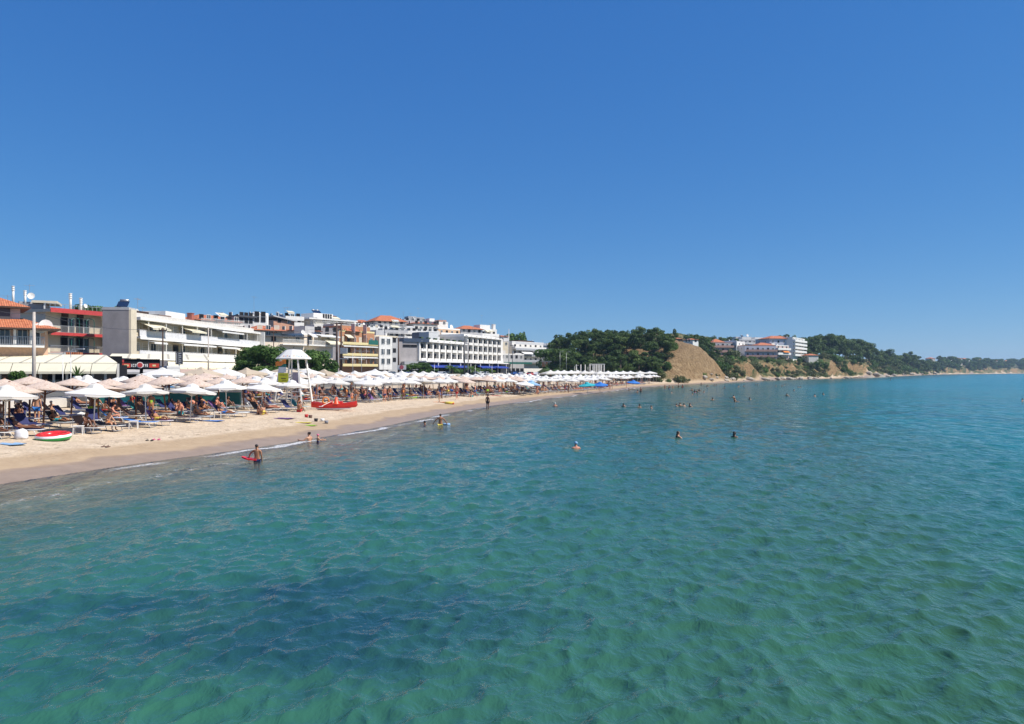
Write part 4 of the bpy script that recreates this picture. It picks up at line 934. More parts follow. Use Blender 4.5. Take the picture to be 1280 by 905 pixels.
# the pine wood behind the end of the beach: trees on the skyline first
sil = [(695,423),(702,419),(710,416),(718,417.5),(727,414),(735,413),(743,410.5),(751,413),(760,412.5),(768,412),(777,413),(785,412.5),(793,411.5),(801,415),(811,411.5),(819,415),(826,418)]
k = 0
for i, (px, py) in enumerate(sil):
    Y = 268+8*math.sin(i*1.7)+ (828-px)*.10; x = PX(px, Y); z = gz(x, Y); h = min(13, max(6.5, PZ(py, Y)-z))
    tree('pine_tree', PINES[i % 6], x, Y, z-.3, h/9.6, h/9.6*1.05, 'dark green pine on the skyline of the wood, %s from its left end' % ordw(i), 'pine tree', 'pines of the wood behind the beach', i)
r = random.Random(5); n = 0; tries = 0; pts = []
while n < 50 and tries < 4000:
    tries += 1; px = r.uniform(692, 838); Y = r.uniform(232, 268); x = PX(px, Y)
    if any((x-a)**2+(Y-c)**2 < 9 for a, c in pts): continue
    d = sd_(x, Y)
    if d < 11 or (x > 49 and Y < 275 and (x-49)*1.3+(250-Y)*.5 > 4): continue
    z = gz(x, Y); h = r.uniform(5.5, 9.5)*(1 if z > 3 else 1.05)
    if PZ(415, Y) < z+h: h = PZ(416, Y)-z
    if h < 3.5: continue
    pts.append((x, Y)); n += 1
pts.sort(key=lambda p: (p[0]/p[1]))
for i, (x, Y) in enumerate(pts):
    z = gz(x, Y); h = min(random.Random(i).uniform(5.5, 9.5), PZ(416, Y)-z); h = max(3.5, h)
    tree('pine_tree', PINES[(i*5+1) % 6], x, Y, z-.3, h/9.6, h/9.6*1.15, 'pine on the wooded slope below the skyline trees, %s from the left' % ordw(i), 'pine tree', 'pines of the wood behind the beach', 50+i)
x, Y = P2(843, 283); z = gz(x, Y); tree('pine_tree', PINES[2], x, Y, z-.3, (PZ(411.5, Y)-z)/9.6, .62, 'lone open-crowned pine leaning on the crest of the bare knoll', 'pine tree', None, 77)
for i, (px, py, Y, w) in enumerate(((858,419,330,.95),(864,418,332,.9),(871,418,335,1.0),(878,419,338,1.0),(884,422,345,1.0),(870,428,318,.8),(877,430,322,.8),(884,434,330,.8),(890,441,340,.7),(888,447,325,.7),(896,450,335,.7),(893,419.5,430,1),(901,421,432,1),(912,421,434,1),(921,423,440,1),(975,419,470,1),(984,418,474,1),(993,419,476,1),(1000,422,478,1))):
    x = PX(px, Y); z = gz(x, Y); h = max(5, min(14, PZ(py, Y)-z)); tree('pine_tree', PINES[i % 6], x, Y, z-.4, h/9.6, w*1.1, 'pine between the bare knoll and the clifftop houses, %s from the left' % ordw(i) if i < 11 else 'pine crown showing behind the roofs of the clifftop houses, %s from the left' % ordw(i-11), 'pine tree', 'pines around the clifftop houses', 130+i)
# forest on the long headland
SX = [1004,1015,1025,1035,1045,1055,1062,1075,1090,1100,1110,1120,1130,1140,1150,1160,1172]; SY = [422,420,419,418,417,420,421.5,420,423.5,425,428,431,435,438,441,444,446]
YY = lambda px: float(np.interp(px, [1000,1045,1100,1160,1175], [470,535,650,900,1050]))
i = 0; px = 1003.0
while px < 1172:
    Y = YY(px)+random.Random(i).uniform(-12, 12); x = PX(px, Y); z = gz(x, Y); py = float(np.interp(px, SX, SY))+random.Random(i+9).uniform(-1.2, 1.6); h = PZ(py, Y)-z; h = max(7, min(17, h))
    tree('pine_tree', PINES[i % 6], x, Y, z-.5, h/9.6, h/9.6*1.1, 'pine on the skyline of the long headland, %s from its left end' % ordw(i), 'pine tree', 'pines of the headland forest', 200+i)
    i += 1; px += 4.6 if px < 1060 else 4.0
pts = []; r = random.Random(8); tries = 0
while len(pts) < 100 and tries < 6000:
    tries += 1; px = r.uniform(1003, 1172); Y = YY(px)-r.uniform(8, 75)*(1 if px < 1100 else 1.4); x = PX(px, Y); d = sd_(x, Y)
    if d < 24 or any((x-a)**2+(Y-c)**2 < 30 for a, c in pts): continue
    pts.append((x, Y))
pts.sort(key=lambda p: p[0]/p[1])
for i, (x, Y) in enumerate(pts):
    h = random.Random(i+3).uniform(6.5, 10.5)
    z = gz(x, Y); px = 640+FPX*x/Y; h = max(4.5, min(h, PZ(float(np.interp(px, SX, SY))+3, Y)-z))
    tree('pine_tree', PINES[(i*5+2) % 6], x, Y, z-.5, h/9.6, h/9.6*1.15, 'pine inside the headland forest below its skyline, %s from the left' % ordw(i), 'pine tree', 'pines of the headland forest', 300+i)
# shrubs over the cliffs
pts = []; r = random.Random(12); tries = 0
while len(pts) < 298 and tries < 16000:
    tries += 1; px = r.uniform(893, 1180); Y0 = float(np.interp(px, [880,905,960,1060,1110,1150,1180], [240,278,340,440,573,828,1063])); Y = Y0+6+69*r.random()**1.3*(1 if px < 1100 else 2); x = PX(px, Y); d = sd_(x, Y)
    if d < 6 or d > 62: continue
    if fbm(np.array([x*.045]), np.array([Y*.045]), 3, 77)[0] < (.46 if px < 1090 else .40) and d < 26: continue
    if any((x-a)**2+(Y-c)**2 < 6 for a, c, _ in pts): continue
    if 30 > d > 25 and 885 < px < 1006 and r.random() < .3: continue
    pts.append((x, Y, d))
pts.sort(key=lambda p: p[0]/p[1])
for i, (x, Y, d) in enumerate(pts):
    px = 640+FPX*x/Y; s = random.Random(i).uniform(.9, 2.9)*(1.0 if px < 1100 else 1.5)
    if px < 1008 and Y > 355: s = min(s, 1.25)
    shrub(x, Y, gz(x, Y)-.4, s, 'grey-green shrub clinging to the sandy cliff, %s from the left' % ordw(i), 'shrubs on the cliffs', 400+i)
for i, (px, Y, s) in enumerate(((834,262,1.6),(838,258,1.4),(831,252,1.8),(843,256,1.1),(849,240,1.4),(851,241,1.7),(826,246,1.5),(822,236,1.2),(836,238,.7),(817,246,1.8),(825,240,1.7),(830,246,1.5),(829,262,2.0),(880,262,.8),(896,275,.8),(860,246,.5))):
    x = PX(px, Y); shrub(x, Y, gz(x, Y)-.2, s, 'green shrub at the foot of the bare knoll, %s in the list from left to right' % ordw(i) if 0 else '%s shrub growing on the left flank and foot of the bare earth knoll, %s one' % ('large' if s > 1.3 else 'small', ordw(i)), 'shrubs on the bare knoll', 700+i)
# far headland
pts = []; r = random.Random(31)
while len(pts) < 150:
    px = 1172+ (r.random()**.9)*125; kk = (px-640)/930; tt = (kk*1063-617)/(450-487*kk); Y = 1063+487*tt+14+190*r.random()**1.5; x = PX(px, Y)
    if sd_(x, Y) < 12: continue
    pts.append((x, Y))
pts.sort(key=lambda p: p[0]/p[1])
for i, (x, Y) in enumerate(pts):
    z = gz(x, Y); h = random.Random(i).uniform(8, 17); h = max(5, min(h, PZ(444.5+2*math.sin(i*.7), Y)-z))
    tree('dark_tree', BROADS[i % 5] if i % 3 else PINES[i % 6], x, Y, z-.5, h/(5.6 if i % 3 else 9.6), h/(5.2 if i % 3 else 9.6)*1.1, 'small dark tree on the far hazy headland, %s from the left' % ordw(i), 'tree', 'trees on the far headland', 500+i)
x, Y = P2(1181, 1240); z = gz(x, Y); tree('cypress_tree', CYP[0], x, Y, z-.5, 1.9, 2.2, 'tall narrow cypress standing above the far headland roofs', 'cypress', None, 3)
# trees of the town
for i, (px, Y, py, w, lab) in enumerate((
  (306,112,449,.95,'low rounded green tree at the right end of the long white block'),(318,116,434,1.1,'tall green tree covering the left of the long cream house'),
  (333,110,429,1.1,'broad green tree just left of the brown pole'),(350,121,432,1.15,'dense green tree behind the lifeguard tower roof'),(366,124,435,1.1,'dark green tree right of the lifeguard tower roof'),
  (326,100,456,.8,'bushy green tree low behind the parasols, left of the tower'),(386,118,440,1.1,'olive green tree before the cream house balcony'),(398,123,435,1.1,'green tree under the sloping white awning'),
  (410,119,446,1.0,'low yellowish tree at the foot of the twin poles'),(372,108,458,.7,'low bushy tree right behind the tower ladder'),(342,104,459,.7,'low bushy tree right behind the tower'),
  (514,200,455,1.3,'dark round tree at the left corner of the hotel'),(526,203,452,1.5,'larger dark round tree at the hotel entrance'),(534,206,457,1.0,'small dark tree below the blue awnings'),
  (570,215,459,1.0,'bushy tree between the two groups of blue awnings'),(608,232,460,1.1,'small tree under the right-hand blue awnings'),
  (106,150,382,.9,'dark tree behind the roof with the white flues, left one'),(116,152,379,.9,'dark tree behind the roof with the white flues, right one'),(136,152,377,1.1,'dark tree crown left of the solar heater on the grey gable'),
  (634,345,418,1.0,'dark tree on the skyline right of the hotel, left of three'),(644,348,416.5,1.2,'dark tree on the skyline right of the hotel, middle of three'),
  (683,300,436,1.5,'tall dark tree beside the slatted white block'),(690,310,446,1.3,'dark tree in front of the weathered grey block'),(705,245,459,1.0,'light green tree by the white colonnade'),(712,262,434,1.3,'bright yellow-green tree at the left edge of the pine wood'),
  (22,64,461,.38,'small leafy tree in front of the cream canopy, by the concrete pole'))):
    x = PX(px, Y); z = gz(x, Y); h = max(2.0, PZ(py, Y)-z); tree('broadleaf_tree', BROADS[i % 5], x, Y, z-.2, h/5.7, max(.95*w, h/5.7*w*(1.12 if h < 9 else .8)), lab, 'tree', 'trees among the town buildings', 800+i)
x, Y = P2(655, 350); z = gz(x, Y); tree('cypress_tree', CYP[0], x, Y, z-.2, (PZ(415, Y)-z)/7.8, 1.5, 'narrow dark cypress on the skyline right of the hotel', 'cypress', None, 4)
def palm(px, Y, py, label, s=1.0, trunk=True):
    x = PX(px, Y); z = gz(x, Y); h = PZ(py, Y)-z; root = empty('palm_tree', (x, Y, z), random.Random(px).uniform(0, 6), label, 'palm tree', 'palms along the street')
    MB().tube([(0,0,-.3),(.08,0,h*.4),(0,0,h*.72)], [.24*s, .19*s, .2*s], 8).build('trunk', BARK, root)
    q = MB(); r = random.Random(int(px*7))
    for i in range(17):
        a = i*2.4+r.uniform(-.2,.2); el = r.uniform(.05, 1.15); L = 1.9*s*r.uniform(.85, 1.15); c = Vector((math.cos(a), math.sin(a), 0)); sd2 = Vector((-c.y, c.x, 0)); prev = Vector((0,0,h*.72)); d = c*math.cos(el)+Vector((0,0,math.sin(el)))
        for j in range(9):
            p = prev+d*(L/9); w = .34*s*math.sin(math.pi*(j+.8)/9.6)
            for sg in (-1, 1): q.add([prev, prev+d*.1, p+sd2*sg*w+Vector((0,0,-w*.6)), prev+sd2*sg*w*.75+Vector((0,0,-w*.6))], [(0,1,2,3)])
            prev = p; d = (d+Vector((0,0,-.17))).normalized()
    q.build('fronds', LF_BROAD, root)
palm(565, 212, 457, 'bushy palm in front of the hotel below the blue awnings', 1.5); palm(590, 214, 458, 'green palm right of the thick lattice pole at the hotel', 1.5); palm(688, 215, 461, 'low dark palm behind the parasols, before the weathered block', 1.6)
palm(98, 190, 470, 'small palm top above the rear parasols', .8) if 0 else None
palm(702, 225, 464, 'small pale palm left of the white colonnade', 1.2)
# agave in a tall white pot
x, Y = P2(96.5, 63); z = gz(x, Y); root = empty('potted_agave', (x, Y, z), 0, 'spiky agave in a stacked white pot before the cream canopy', 'potted plant')
q = MB(); h = PZ(470, Y)-z
for i in range(4): q.lathe([(.25, h*i/4), (.36, h*(i+.5)/4), (.36, h*(i+.8)/4), (.25, h*(i+1)/4)], 10)
q.build('pot', WHITE, root); q = MB(); r = random.Random(2)
for i in range(16):
    a = i*2.4; el = r.uniform(.2, 1.3); d = Vector((math.cos(a)*math.cos(el), math.sin(a)*math.cos(el), math.sin(el))); s_ = Vector((-math.sin(a), math.cos(a), 0))*.07; b_ = Vector((0,0,h)); q.add([b_-s_, b_+s_, b_+d*.6+s_*.8, b_+d*1.0, b_+d*.6-s_*.8], [(0,1,2,3,4)])
q.build('leaves', LF_BROAD, root)

# ================================================================ people
SK = [mat('light tanned skin', (.52,.27,.16), .5, .05), mat('tanned skin', (.38,.17,.085), .5, .05), mat('brown skin', (.20,.085,.045), .5, .05), mat('sunburnt skin', (.58,.24,.15), .5, .05)]
HR = [mat('black hair', (.012,.010,.009), .5), mat('dark brown hair', (.035,.02,.012), .5), mat('fair hair', (.30,.19,.09), .6), mat('grey hair', (.35,.33,.31), .6)]
CC = {'navy':(.015,.02,.10),'black':(.012,.012,.015),'red':(.55,.03,.03),'white':(.75,.75,.72),'blue':(.02,.16,.50),'yellow':(.70,.55,.08),'turquoise':(.03,.38,.42),'pink':(.65,.12,.25),'orange':(.70,.22,.04),'grey':(.22,.22,.24),'purple':(.16,.07,.22),'lime':(.35,.60,.05),'brown':(.13,.07,.05),'teal':(.02,.20,.20),'light blue':(.25,.42,.62)}
CM = {k: mat(k+' cloth', v, .75, .08, 6) for k, v in CC.items()}
def skin(name, nodes, edges, sub=1, root=0):
    me = bpy.data.meshes.new(name); me.from_pydata([n[:3] for n in nodes], edges, [])
    o = bpy.data.objects.new(name, me); COL.objects.link(o)
    o.modifiers.new('s', 'SKIN'); sm = o.modifiers.new('b', 'SUBSURF'); sm.levels = sub; sm.render_levels = sub
    if not me.skin_vertices: me.skin_vertices.new() if hasattr(me.skin_vertices, 'new') else None
    for i, n in enumerate(nodes):
        r_ = n[3] if isinstance(n[3], tuple) else (n[3], n[3])
        me.skin_vertices[0].data[i].radius = r_; me.skin_vertices[0].data[i].use_root = (i == root)
    dg = bpy.context.evaluated_depsgraph_get(); dg.update(); ev = o.evaluated_get(dg); m2 = bpy.data.meshes.new_from_object(ev)
    m2.name = name; bpy.data.objects.remove(o); bpy.data.meshes.remove(me)
    m2.polygons.foreach_set('use_smooth', [True]*len(m2.polygons)); return m2
BASE = dict(pel=(0,0,.95), wst=(0,-.005,1.10), che=(0,-.01,1.29), nb=(0,-.01,1.44), nk=(0,.0,1.51), hd=(0,.02,1.60), ht=(0,.01,1.69),
  shL=(-.17,-.01,1.40), elL=(-.23,-.03,1.13), wrL=(-.24,.03,.88), haL=(-.24,.06,.78), shR=(.17,-.01,1.40), elR=(.23,-.03,1.13), wrR=(.24,.03,.88), haR=(.24,.06,.78),
  hiL=(-.09,0,.88), knL=(-.10,.02,.50), anL=(-.10,-.02,.09), toL=(-.11,.14,.03), hiR=(.09,0,.88), knR=(.10,.02,.50), anR=(.10,-.02,.09), toR=(.11,.14,.03))
def figure(ov, fem=False, hands=True, hair='short', s=1.0):
    sub = 2 if hands else 1
    J = dict(BASE); J.update(ov); J = {k: Vector(v) for k, v in J.items()}
    rad = dict(pel=(.15,.11), wst=(.115 if fem else .13,.09), che=(.145 if fem else .165,.11), nb=.07, nk=.052, hd=(.082,.098), ht=(.065,.075), sh=.062, el=.041, wr=.028, ha=.034, hi=.092, kn=.058, an=.038, to=.030)
    names = ['pel','wst','che','nb','nk','hd','ht']+[a+b_ for a in ('sh','el','wr','ha','hi','kn','an','to') for b_ in 'LR']
    nodes = []; ix = {}
    for n in names:
        r_ = rad[n] if n in rad else rad[n[:2]]; ix[n] = len(nodes); nodes.append((*J[n], r_))
    E = [('pel','wst'),('wst','che'),('che','nb'),('nb','nk'),('nk','hd'),('hd','ht')]
    for q in 'LR': E += [('che','sh'+q),('sh'+q,'el'+q),('el'+q,'wr'+q),('wr'+q,'ha'+q),('pel','hi'+q),('hi'+q,'kn'+q),('kn'+q,'an'+q),('an'+q,'to'+q)]
    E = [(ix[a], ix[b_]) for a, b_ in E]
    fw = (J['hd']-J['nk']); up = (J['ht']-J['nk']).normalized(); lat = (J['shR']-J['shL']).normalized(); fwd = up.cross(lat).normalized()
    if ov.get('_fwd'): fwd = Vector(ov['_fwd'])
    i0 = len(nodes); nodes.append((*(J['hd']+fwd*.098-up*.005), .016)); E.append((ix['hd'], i0))                       # nose
    i1 = len(nodes); nodes.append((*(J['hd']+fwd*.055-up*.075), (.035,.03))); E.append((ix['nk'], i1))                     # jaw
    for sg in (-1, 1): i2 = len(nodes); nodes.append((*(J['hd']+lat*sg*.088-fwd*.01), .017)); E.append((ix['hd'], i2))     # ears
    if hands:
        for q in 'LR':
            d = (J['ha'+q]-J['wr'+q]).normalized(); sd3 = d.cross(Vector((1,0,.2)) if abs(d.x) < .8 else Vector((0,1,0))).normalized(); pn = d.cross(sd3).normalized()
            for k, L in enumerate((.065,.078,.072,.055)):
                a = J['ha'+q]+sd3*(.022*(k-1.5))*1.1+d*.015; b_ = a+d*L*.55; c = b_+d*L*.4+pn*.02
                n0 = len(nodes); nodes += [(*b_, .0095), (*c, .008)]; E += [(ix['ha'+q], n0), (n0, n0+1)]
            t_ = J['wr'+q].lerp(J['ha'+q], .5)+sd3*-.045; n0 = len(nodes); nodes += [(*t_, .012), (*(t_+d*.05-sd3*.012), .010)]; E += [(ix['wr'+q], n0), (n0, n0+1)]
    body = skin('body', nodes, E, sub)
    bm = bmesh.new()
    def ball(c, rx, ry, rz):
        r_ = bmesh.ops.create_icosphere(bm, subdivisions=2, radius=1)
        for v in r_['verts']:
            k = 1+.07*mn.noise(v.co*2.3); p_ = lat*v.co.x*rx*k+fwd*v.co.y*ry*k+up*v.co.z*rz*k
            if (v.co.y > .45 and v.co.z < .35): p_ -= fwd*.05
            v.co = c+p_
    ball(J['hd']+up*.028-fwd*.014, .091, .106, .088)
    if hair == 'long': ball(J['nk']-fwd*.055+up*.02, .075, .05, .11); ball(J['nb']-fwd*.075-up*.02, .06, .035, .09)
    if hair == 'bun': ball(J['hd']-fwd*.10+up*.07, .045, .045, .04)
    hm = bpy.data.meshes.new('hair'); bm.to_mesh(hm); bm.free(); hm.polygons.foreach_set('use_smooth', [True]*len(hm.polygons))
    def grow(n, e): nd = nodes[ix[n]]; r_ = nd[3] if isinstance(nd[3], tuple) else (nd[3], nd[3]); return (*nd[:3], (r_[0]+e, r_[1]+e))
    def mid(a, b_, t, r_): p = J[a].lerp(J[b_], t); return (*p, r_)
    cs = [grow('pel', .014), grow('hiL', .014), grow('hiR', .014)]; ce = [(0,1),(0,2)]
    if fem:
        cs += [mid('pel','wst',.5,(.142,.105)), grow('wst', .010), mid('wst','che',.75,(.16,.125))]; ce += [(0,3),(3,4),(4,5)]
        cs[1] = mid('hiL','knL',.02,.105); cs[2] = mid('hiR','knR',.02,.105)
    else: cs += [mid('hiL','knL',.55,.088), mid('hiR','knR',.55,.088)]; ce += [(1,3),(2,4)]
    cm = skin('swimwear', cs, ce, sub)
    return dict(body=body, hair=hm, swimwear=cm, fem=fem)
REC = dict(pel=(0,0,.42), wst=(0,-.12,.50), che=(0,-.28,.62), nb=(0,-.39,.73), nk=(0,-.43,.78), hd=(0,-.48,.88), ht=(0,-.51,.96), shL=(-.17,-.37,.69), elL=(-.26,-.22,.52), wrL=(-.20,-.02,.50), haL=(-.15,.06,.50),
  shR=(.17,-.37,.69), elR=(.27,-.25,.52), wrR=(.24,0,.44), haR=(.24,.09,.42), hiL=(-.09,.06,.41), knL=(-.10,.45,.52), anL=(-.10,.82,.37), toL=(-.11,.86,.48), hiR=(.09,.06,.41), knR=(.10,.48,.42), anR=(.11,.88,.37), toR=(.12,.92,.48))
SIT = dict(pel=(0,0,.13), wst=(0,-.05,.27), che=(0,-.03,.46), nb=(0,.02,.61), nk=(0,.04,.68), hd=(0,.08,.77), ht=(0,.08,.86), shL=(-.17,.0,.56), elL=(-.22,.16,.37), wrL=(-.12,.34,.36), haL=(-.05,.40,.36),
  shR=(.17,.0,.56), elR=(.22,.16,.37), wrR=(.12,.34,.36), haR=(.05,.40,.34), hiL=(-.10,.05,.12), knL=(-.14,.38,.42), anL=(-.12,.55,.08), toL=(-.13,.70,.03), hiR=(.10,.05,.12), knR=(.14,.38,.42), anR=(.12,.55,.08), toR=(.13,.70,.03))
EDGE = dict(pel=(0,0,.45), wst=(0,.0,.60), che=(0,.05,.78), nb=(0,.10,.92), nk=(0,.12,.99), hd=(0,.17,1.07), ht=(0,.17,1.16), shL=(-.17,.08,.87), elL=(-.24,.20,.66), wrL=(-.14,.40,.58), haL=(-.10,.47,.55),
  shR=(.17,.08,.87), elR=(.24,.20,.66), wrR=(.14,.40,.58), haR=(.10,.47,.55), hiL=(-.10,.05,.42), knL=(-.15,.45,.46), anL=(-.15,.45,.09), toL=(-.16,.60,.03), hiR=(.10,.05,.42), knR=(.15,.45,.46), anR=(.15,.50,.09), toR=(.16,.65,.03))
PRONE = dict(pel=(0,0,.40), wst=(0,-.15,.42), che=(0,-.34,.42), nb=(0,-.48,.45), nk=(0,-.54,.46), hd=(0,-.64,.46), ht=(0,-.73,.46), shL=(-.17,-.44,.42), elL=(-.30,-.60,.40), wrL=(-.12,-.74,.40), haL=(-.03,-.76,.40),
  shR=(.17,-.44,.42), elR=(.30,-.60,.40), wrR=(.12,-.74,.40), haR=(.03,-.76,.40), hiL=(-.09,.07,.38), knL=(-.11,.47,.38), anL=(-.11,.88,.38), toL=(-.11,1.02,.36), hiR=(.09,.07,.38), knR=(.11,.47,.38), anR=(.11,.88,.38), toR=(.11,1.02,.36), _fwd=(0,0,-1))
WALK = dict(knL=(-.09,.16,.51), anL=(-.09,.20,.10), toL=(-.09,.36,.06), knR=(.09,-.05,.50), anR=(.09,-.34,.16), toR=(.09,-.22,.04), elL=(-.22,-.12,1.14), wrL=(-.22,-.10,.90), haL=(-.22,-.07,.80), elR=(.22,.04,1.13), wrR=(.21,.18,.93), haR=(.21,.23,.84))
ARMS = dict(elL=(-.36,-.06,1.22), wrL=(-.50,.02,1.04), haL=(-.55,.05,.95), elR=(.34,.05,1.22), wrR=(.44,.16,1.02), haR=(.47,.20,.94))
REACH = dict(che=(-.02,.02,1.28), hd=(-.03,.05,1.60), ht=(-.03,.05,1.69), elL=(-.36,.02,1.24), wrL=(-.46,.10,1.00), haL=(-.46,.14,.90), elR=(.22,-.02,1.14), wrR=(.22,.10,.90), haR=(.20,.15,.82))
LEAN = dict(wst=(0,.02,1.10), che=(0,.12,1.26), nb=(0,.24,1.38), nk=(0,.29,1.43), hd=(0,.38,1.49), ht=(0,.40,1.58), shL=(-.17,.18,1.35), shR=(.17,.18,1.35), elL=(-.20,.32,1.12), wrL=(-.16,.44,.92), haL=(-.14,.48,.83), elR=(.20,.32,1.12), wrR=(.16,.44,.92), haR=(.14,.48,.83))
SWIM = dict(elL=(-.33,.14,1.22), wrL=(-.38,.38,1.24), haL=(-.36,.47,1.25), elR=(.33,.14,1.22), wrR=(.38,.38,1.24), haR=(.36,.47,1.25))
FIG = {'stand_m': figure({}, False, False), 'stand_f': figure({}, True, False, 'long'), 'walk_m': figure(WALK, False, False), 'walk_f': figure(WALK, True, False, 'bun'), 'recline_m': figure(REC, False, False), 'recline_f': figure(REC, True, False, 'bun'),
  'sit_m': figure(SIT, False, False), 'sit_f': figure(SIT, True, False, 'long'), 'edge_m': figure(EDGE, False, False), 'edge_f': figure(EDGE, True, False, 'bun'), 'prone_f': figure(PRONE, True, False, 'long'), 'lean_m': figure(LEAN, False, False), 'lean_f': figure(LEAN, True, False, 'long'),
  'swim_m': figure(SWIM, False, False), 'swim_f': figure(SWIM, True, False, 'long'), 'arms': figure(ARMS, False, True), 'reach': figure(REACH, False, True), 'near_f': figure(SWIM, True, True, 'bun')}
for f in FIG.values():
    for k, m_ in (('body', SK[0]), ('hair', HR[0]), ('swimwear', CM['black'])): f[k].materials.clear(); f[k].materials.append(m_)
POSE = {'stand':'standing','walk':'walking','recline':'reclining','sit':'crouching','edge':'sitting upright','prone':'lying face down','lean':'bending forward','swim':'swimming'}
def person(pose, x, y, z, rz, sk, hr, cl, label, group=None, s=1.0, hat=None):
    f = FIG[pose]; root = empty('person', (x, y, z), rz, label, 'person', group); root.scale = (s, s, s)
    for k, m_ in (('body', SK[sk]), ('hair', HR[hr] if hat is None else CM[hat]), ('swimwear', CM[cl])):
        nm = 'cap' if k == 'hair' and hat else k
        o = bpy.data.objects.new(nm, f[k]); COL.objects.link(o); adopt(o, root); o.material_slots[0].link = 'OBJECT'; o.material_slots[0].material = m_
    return root

# ================================================================ beach furniture
def parasol(kind):
    if kind in ('white', 'reed', 'tan'):
        n = 8 if kind != 'reed' else 14; Rr, h, rise = (1.5, 2.02, .42) if kind != 'reed' else (1.62, 2.12, .50)
        root = empty('parasol', (0,0,0)); cloth = {'white': WCLOTH, 'reed': THATCH, 'tan': TAN}[kind]
        q = MB(); ph = math.pi/8
        prof = [(Rr, 0), (Rr*.62, rise*.36), (Rr*.3, rise*.70), (.05, rise)]
        q.lathe([(Rr*.985, -.02)]+prof, n, (0,0,h), kind == 'reed', ph); q.lathe([(.05, rise-.03), (Rr*.3, rise*.70-.03), (Rr*.62, rise*.36-.03), (Rr*.985, -.02)], n, (0,0,h), False, ph)
        if kind != 'reed':          # scalloped valance
            b0 = len(q.v); V = []; F = []
            for k in range(n):
                for j in range(5):
                    t = 2*math.pi*(k+j/4)/n+ph
                    rr_ = Rr*.99*math.cos(math.pi/n)/math.cos((j/4-.5)*2*math.pi/n)
                    dz = -.10-.05*math.sin(math.pi*j/4); V += [(rr_*math.cos(t), rr_*math.sin(t), h), (rr_*math.cos(t), rr_*math.sin(t), h+dz)]
            for k in range(n):
                for j in range(4): a = k*10+j*2; F.append((a, a+1, a+3, a+2))
            q.add(V, F)
        q.build('canopy', cloth, root)
        q = MB()
        if kind == 'reed':
            q.tube([(0,0,-.3),(0,0,h+rise+.05)], .055, 7)
            for k in range(7): t = 2*math.pi*k/7; q.tube([(0,0,h-.25),(Rr*.6*math.cos(t), Rr*.6*math.sin(t), h+rise*.3)], .02, 4)
            q.build('pole', WOOD, root)
        else:
            q.tube([(0,0,-.3),(0,0,h+rise+.12)], .032, 7)
            for k in range(8): t = 2*math.pi*k/8+ph; q.tube([(0,0,h-.3),(Rr*.55*math.cos(t), Rr*.55*math.sin(t), h+rise*.36-.05)], .012, 4)
            q.build('pole', POLEW, root); MB().lathe([(.44, rise-.13), (.33, rise+.04), (.02, rise+.15)], 8, (0,0,h), False, ph).build('vent', cloth, root)
    else:
        root = empty('market_parasol', (0,0,0)); q = MB(); Rr, h, rise = 2.4, 2.3, .62; cloth = WCLOTH if kind == 'big' else TAN
        q.lathe([(Rr, -.22), (Rr, 0), (Rr*.5, rise*.55), (.06, rise)], 4, (0,0,h), False, math.pi/4); q.lathe([(.06, rise-.03), (Rr*.5, rise*.55-.03), (Rr*.98, -.02)], 4, (0,0,h), False, math.pi/4); q.build('canopy', cloth, root)
        q = MB(); q.tube([(0,0,-.3),(0,0,h+rise+.1)], .05, 7)
        for k in range(4): t = math.pi/4+math.pi/2*k; q.tube([(0,0,h-.2),(Rr*.5*math.cos(t), Rr*.5*math.sin(t), h+rise*.5)], .02, 4)
        q.build('pole', WOOD, root); MB().lathe([(.5, rise-.12), (.25, rise+.05), (.02, rise+.16)], 4, (0,0,h), False, math.pi/4).build('vent', cloth, root)
    return root
PAR = {k: parasol(k) for k in ('white','reed','tan','big','bigtan')}
USED = set()
def put(protos, key, x, y, z, rz, label, cat, group, rnd=None):
    p = protos[key]
    if id(p) in USED: o = copy_tree(p)
    else: USED.add(id(p)); o = p
    o.location = (x, y, z); o.rotation_euler = (0, 0, rz); tag(o, label, cat, group); return o
def sunbed(up=True):
    root = empty('sunbed', (0,0,0)); q = MB(); a = .30
    for x in (-.31, .31): q.tube([(x,-.55,a),(x,.95,a)], .022, 6); 
    q.tube([(-.31,.95,a),(.31,.95,a)], .022, 6); q.tube([(-.31,-.55,a),(.31,-.55,a)], .022, 6); q.build('frame', POLEW, root)
    for y in (-.40, .70):
        q = MB(); q.tube([(-.31,y-.12,a),(-.31,y+.02,.02),(.31,y+.02,.02),(.31,y-.12,a)], .02, 6); q.build('leg', POLEW, root)
    q = MB(); q.box(-.29,.29,-.15,.93,a+.01,a+.035); q.build('seat', CM['navy'], root)
    q = MB(); L = .78; el = R(48) if up else R(12); cy, sy = math.cos(el), math.sin(el)
    q.add([(-.30,-.16,a+.02),(.30,-.16,a+.02),(.30,-.16-L*cy,a+.02+L*sy),(-.30,-.16-L*cy,a+.02+L*sy)]+[(x_, y_+.03*sy, z_+.03*cy) for x_, y_, z_ in ((-.30,-.16,a+.02),(.30,-.16,a+.02),(.30,-.16-L*cy,a+.02+L*sy),(-.30,-.16-L*cy,a+.02+L*sy))], [(0,1,2,3),(7,6,5,4),(0,4,5,1),(1,5,6,2),(2,6,7,3),(3,7,4,0)])
    q.build('backrest', CM['navy'], root)
    if up: q = MB(); q.tube([(-.3,-.58,a),(-.3,-.16-L*cy*.8,a+L*sy*.8),(.3,-.16-L*cy*.8,a+L*sy*.8),(.3,-.58,a)], .015, 5); q.build('strut', POLEW, root)
    return root
BED = {'up': sunbed(True), 'flat': sunbed(False)}
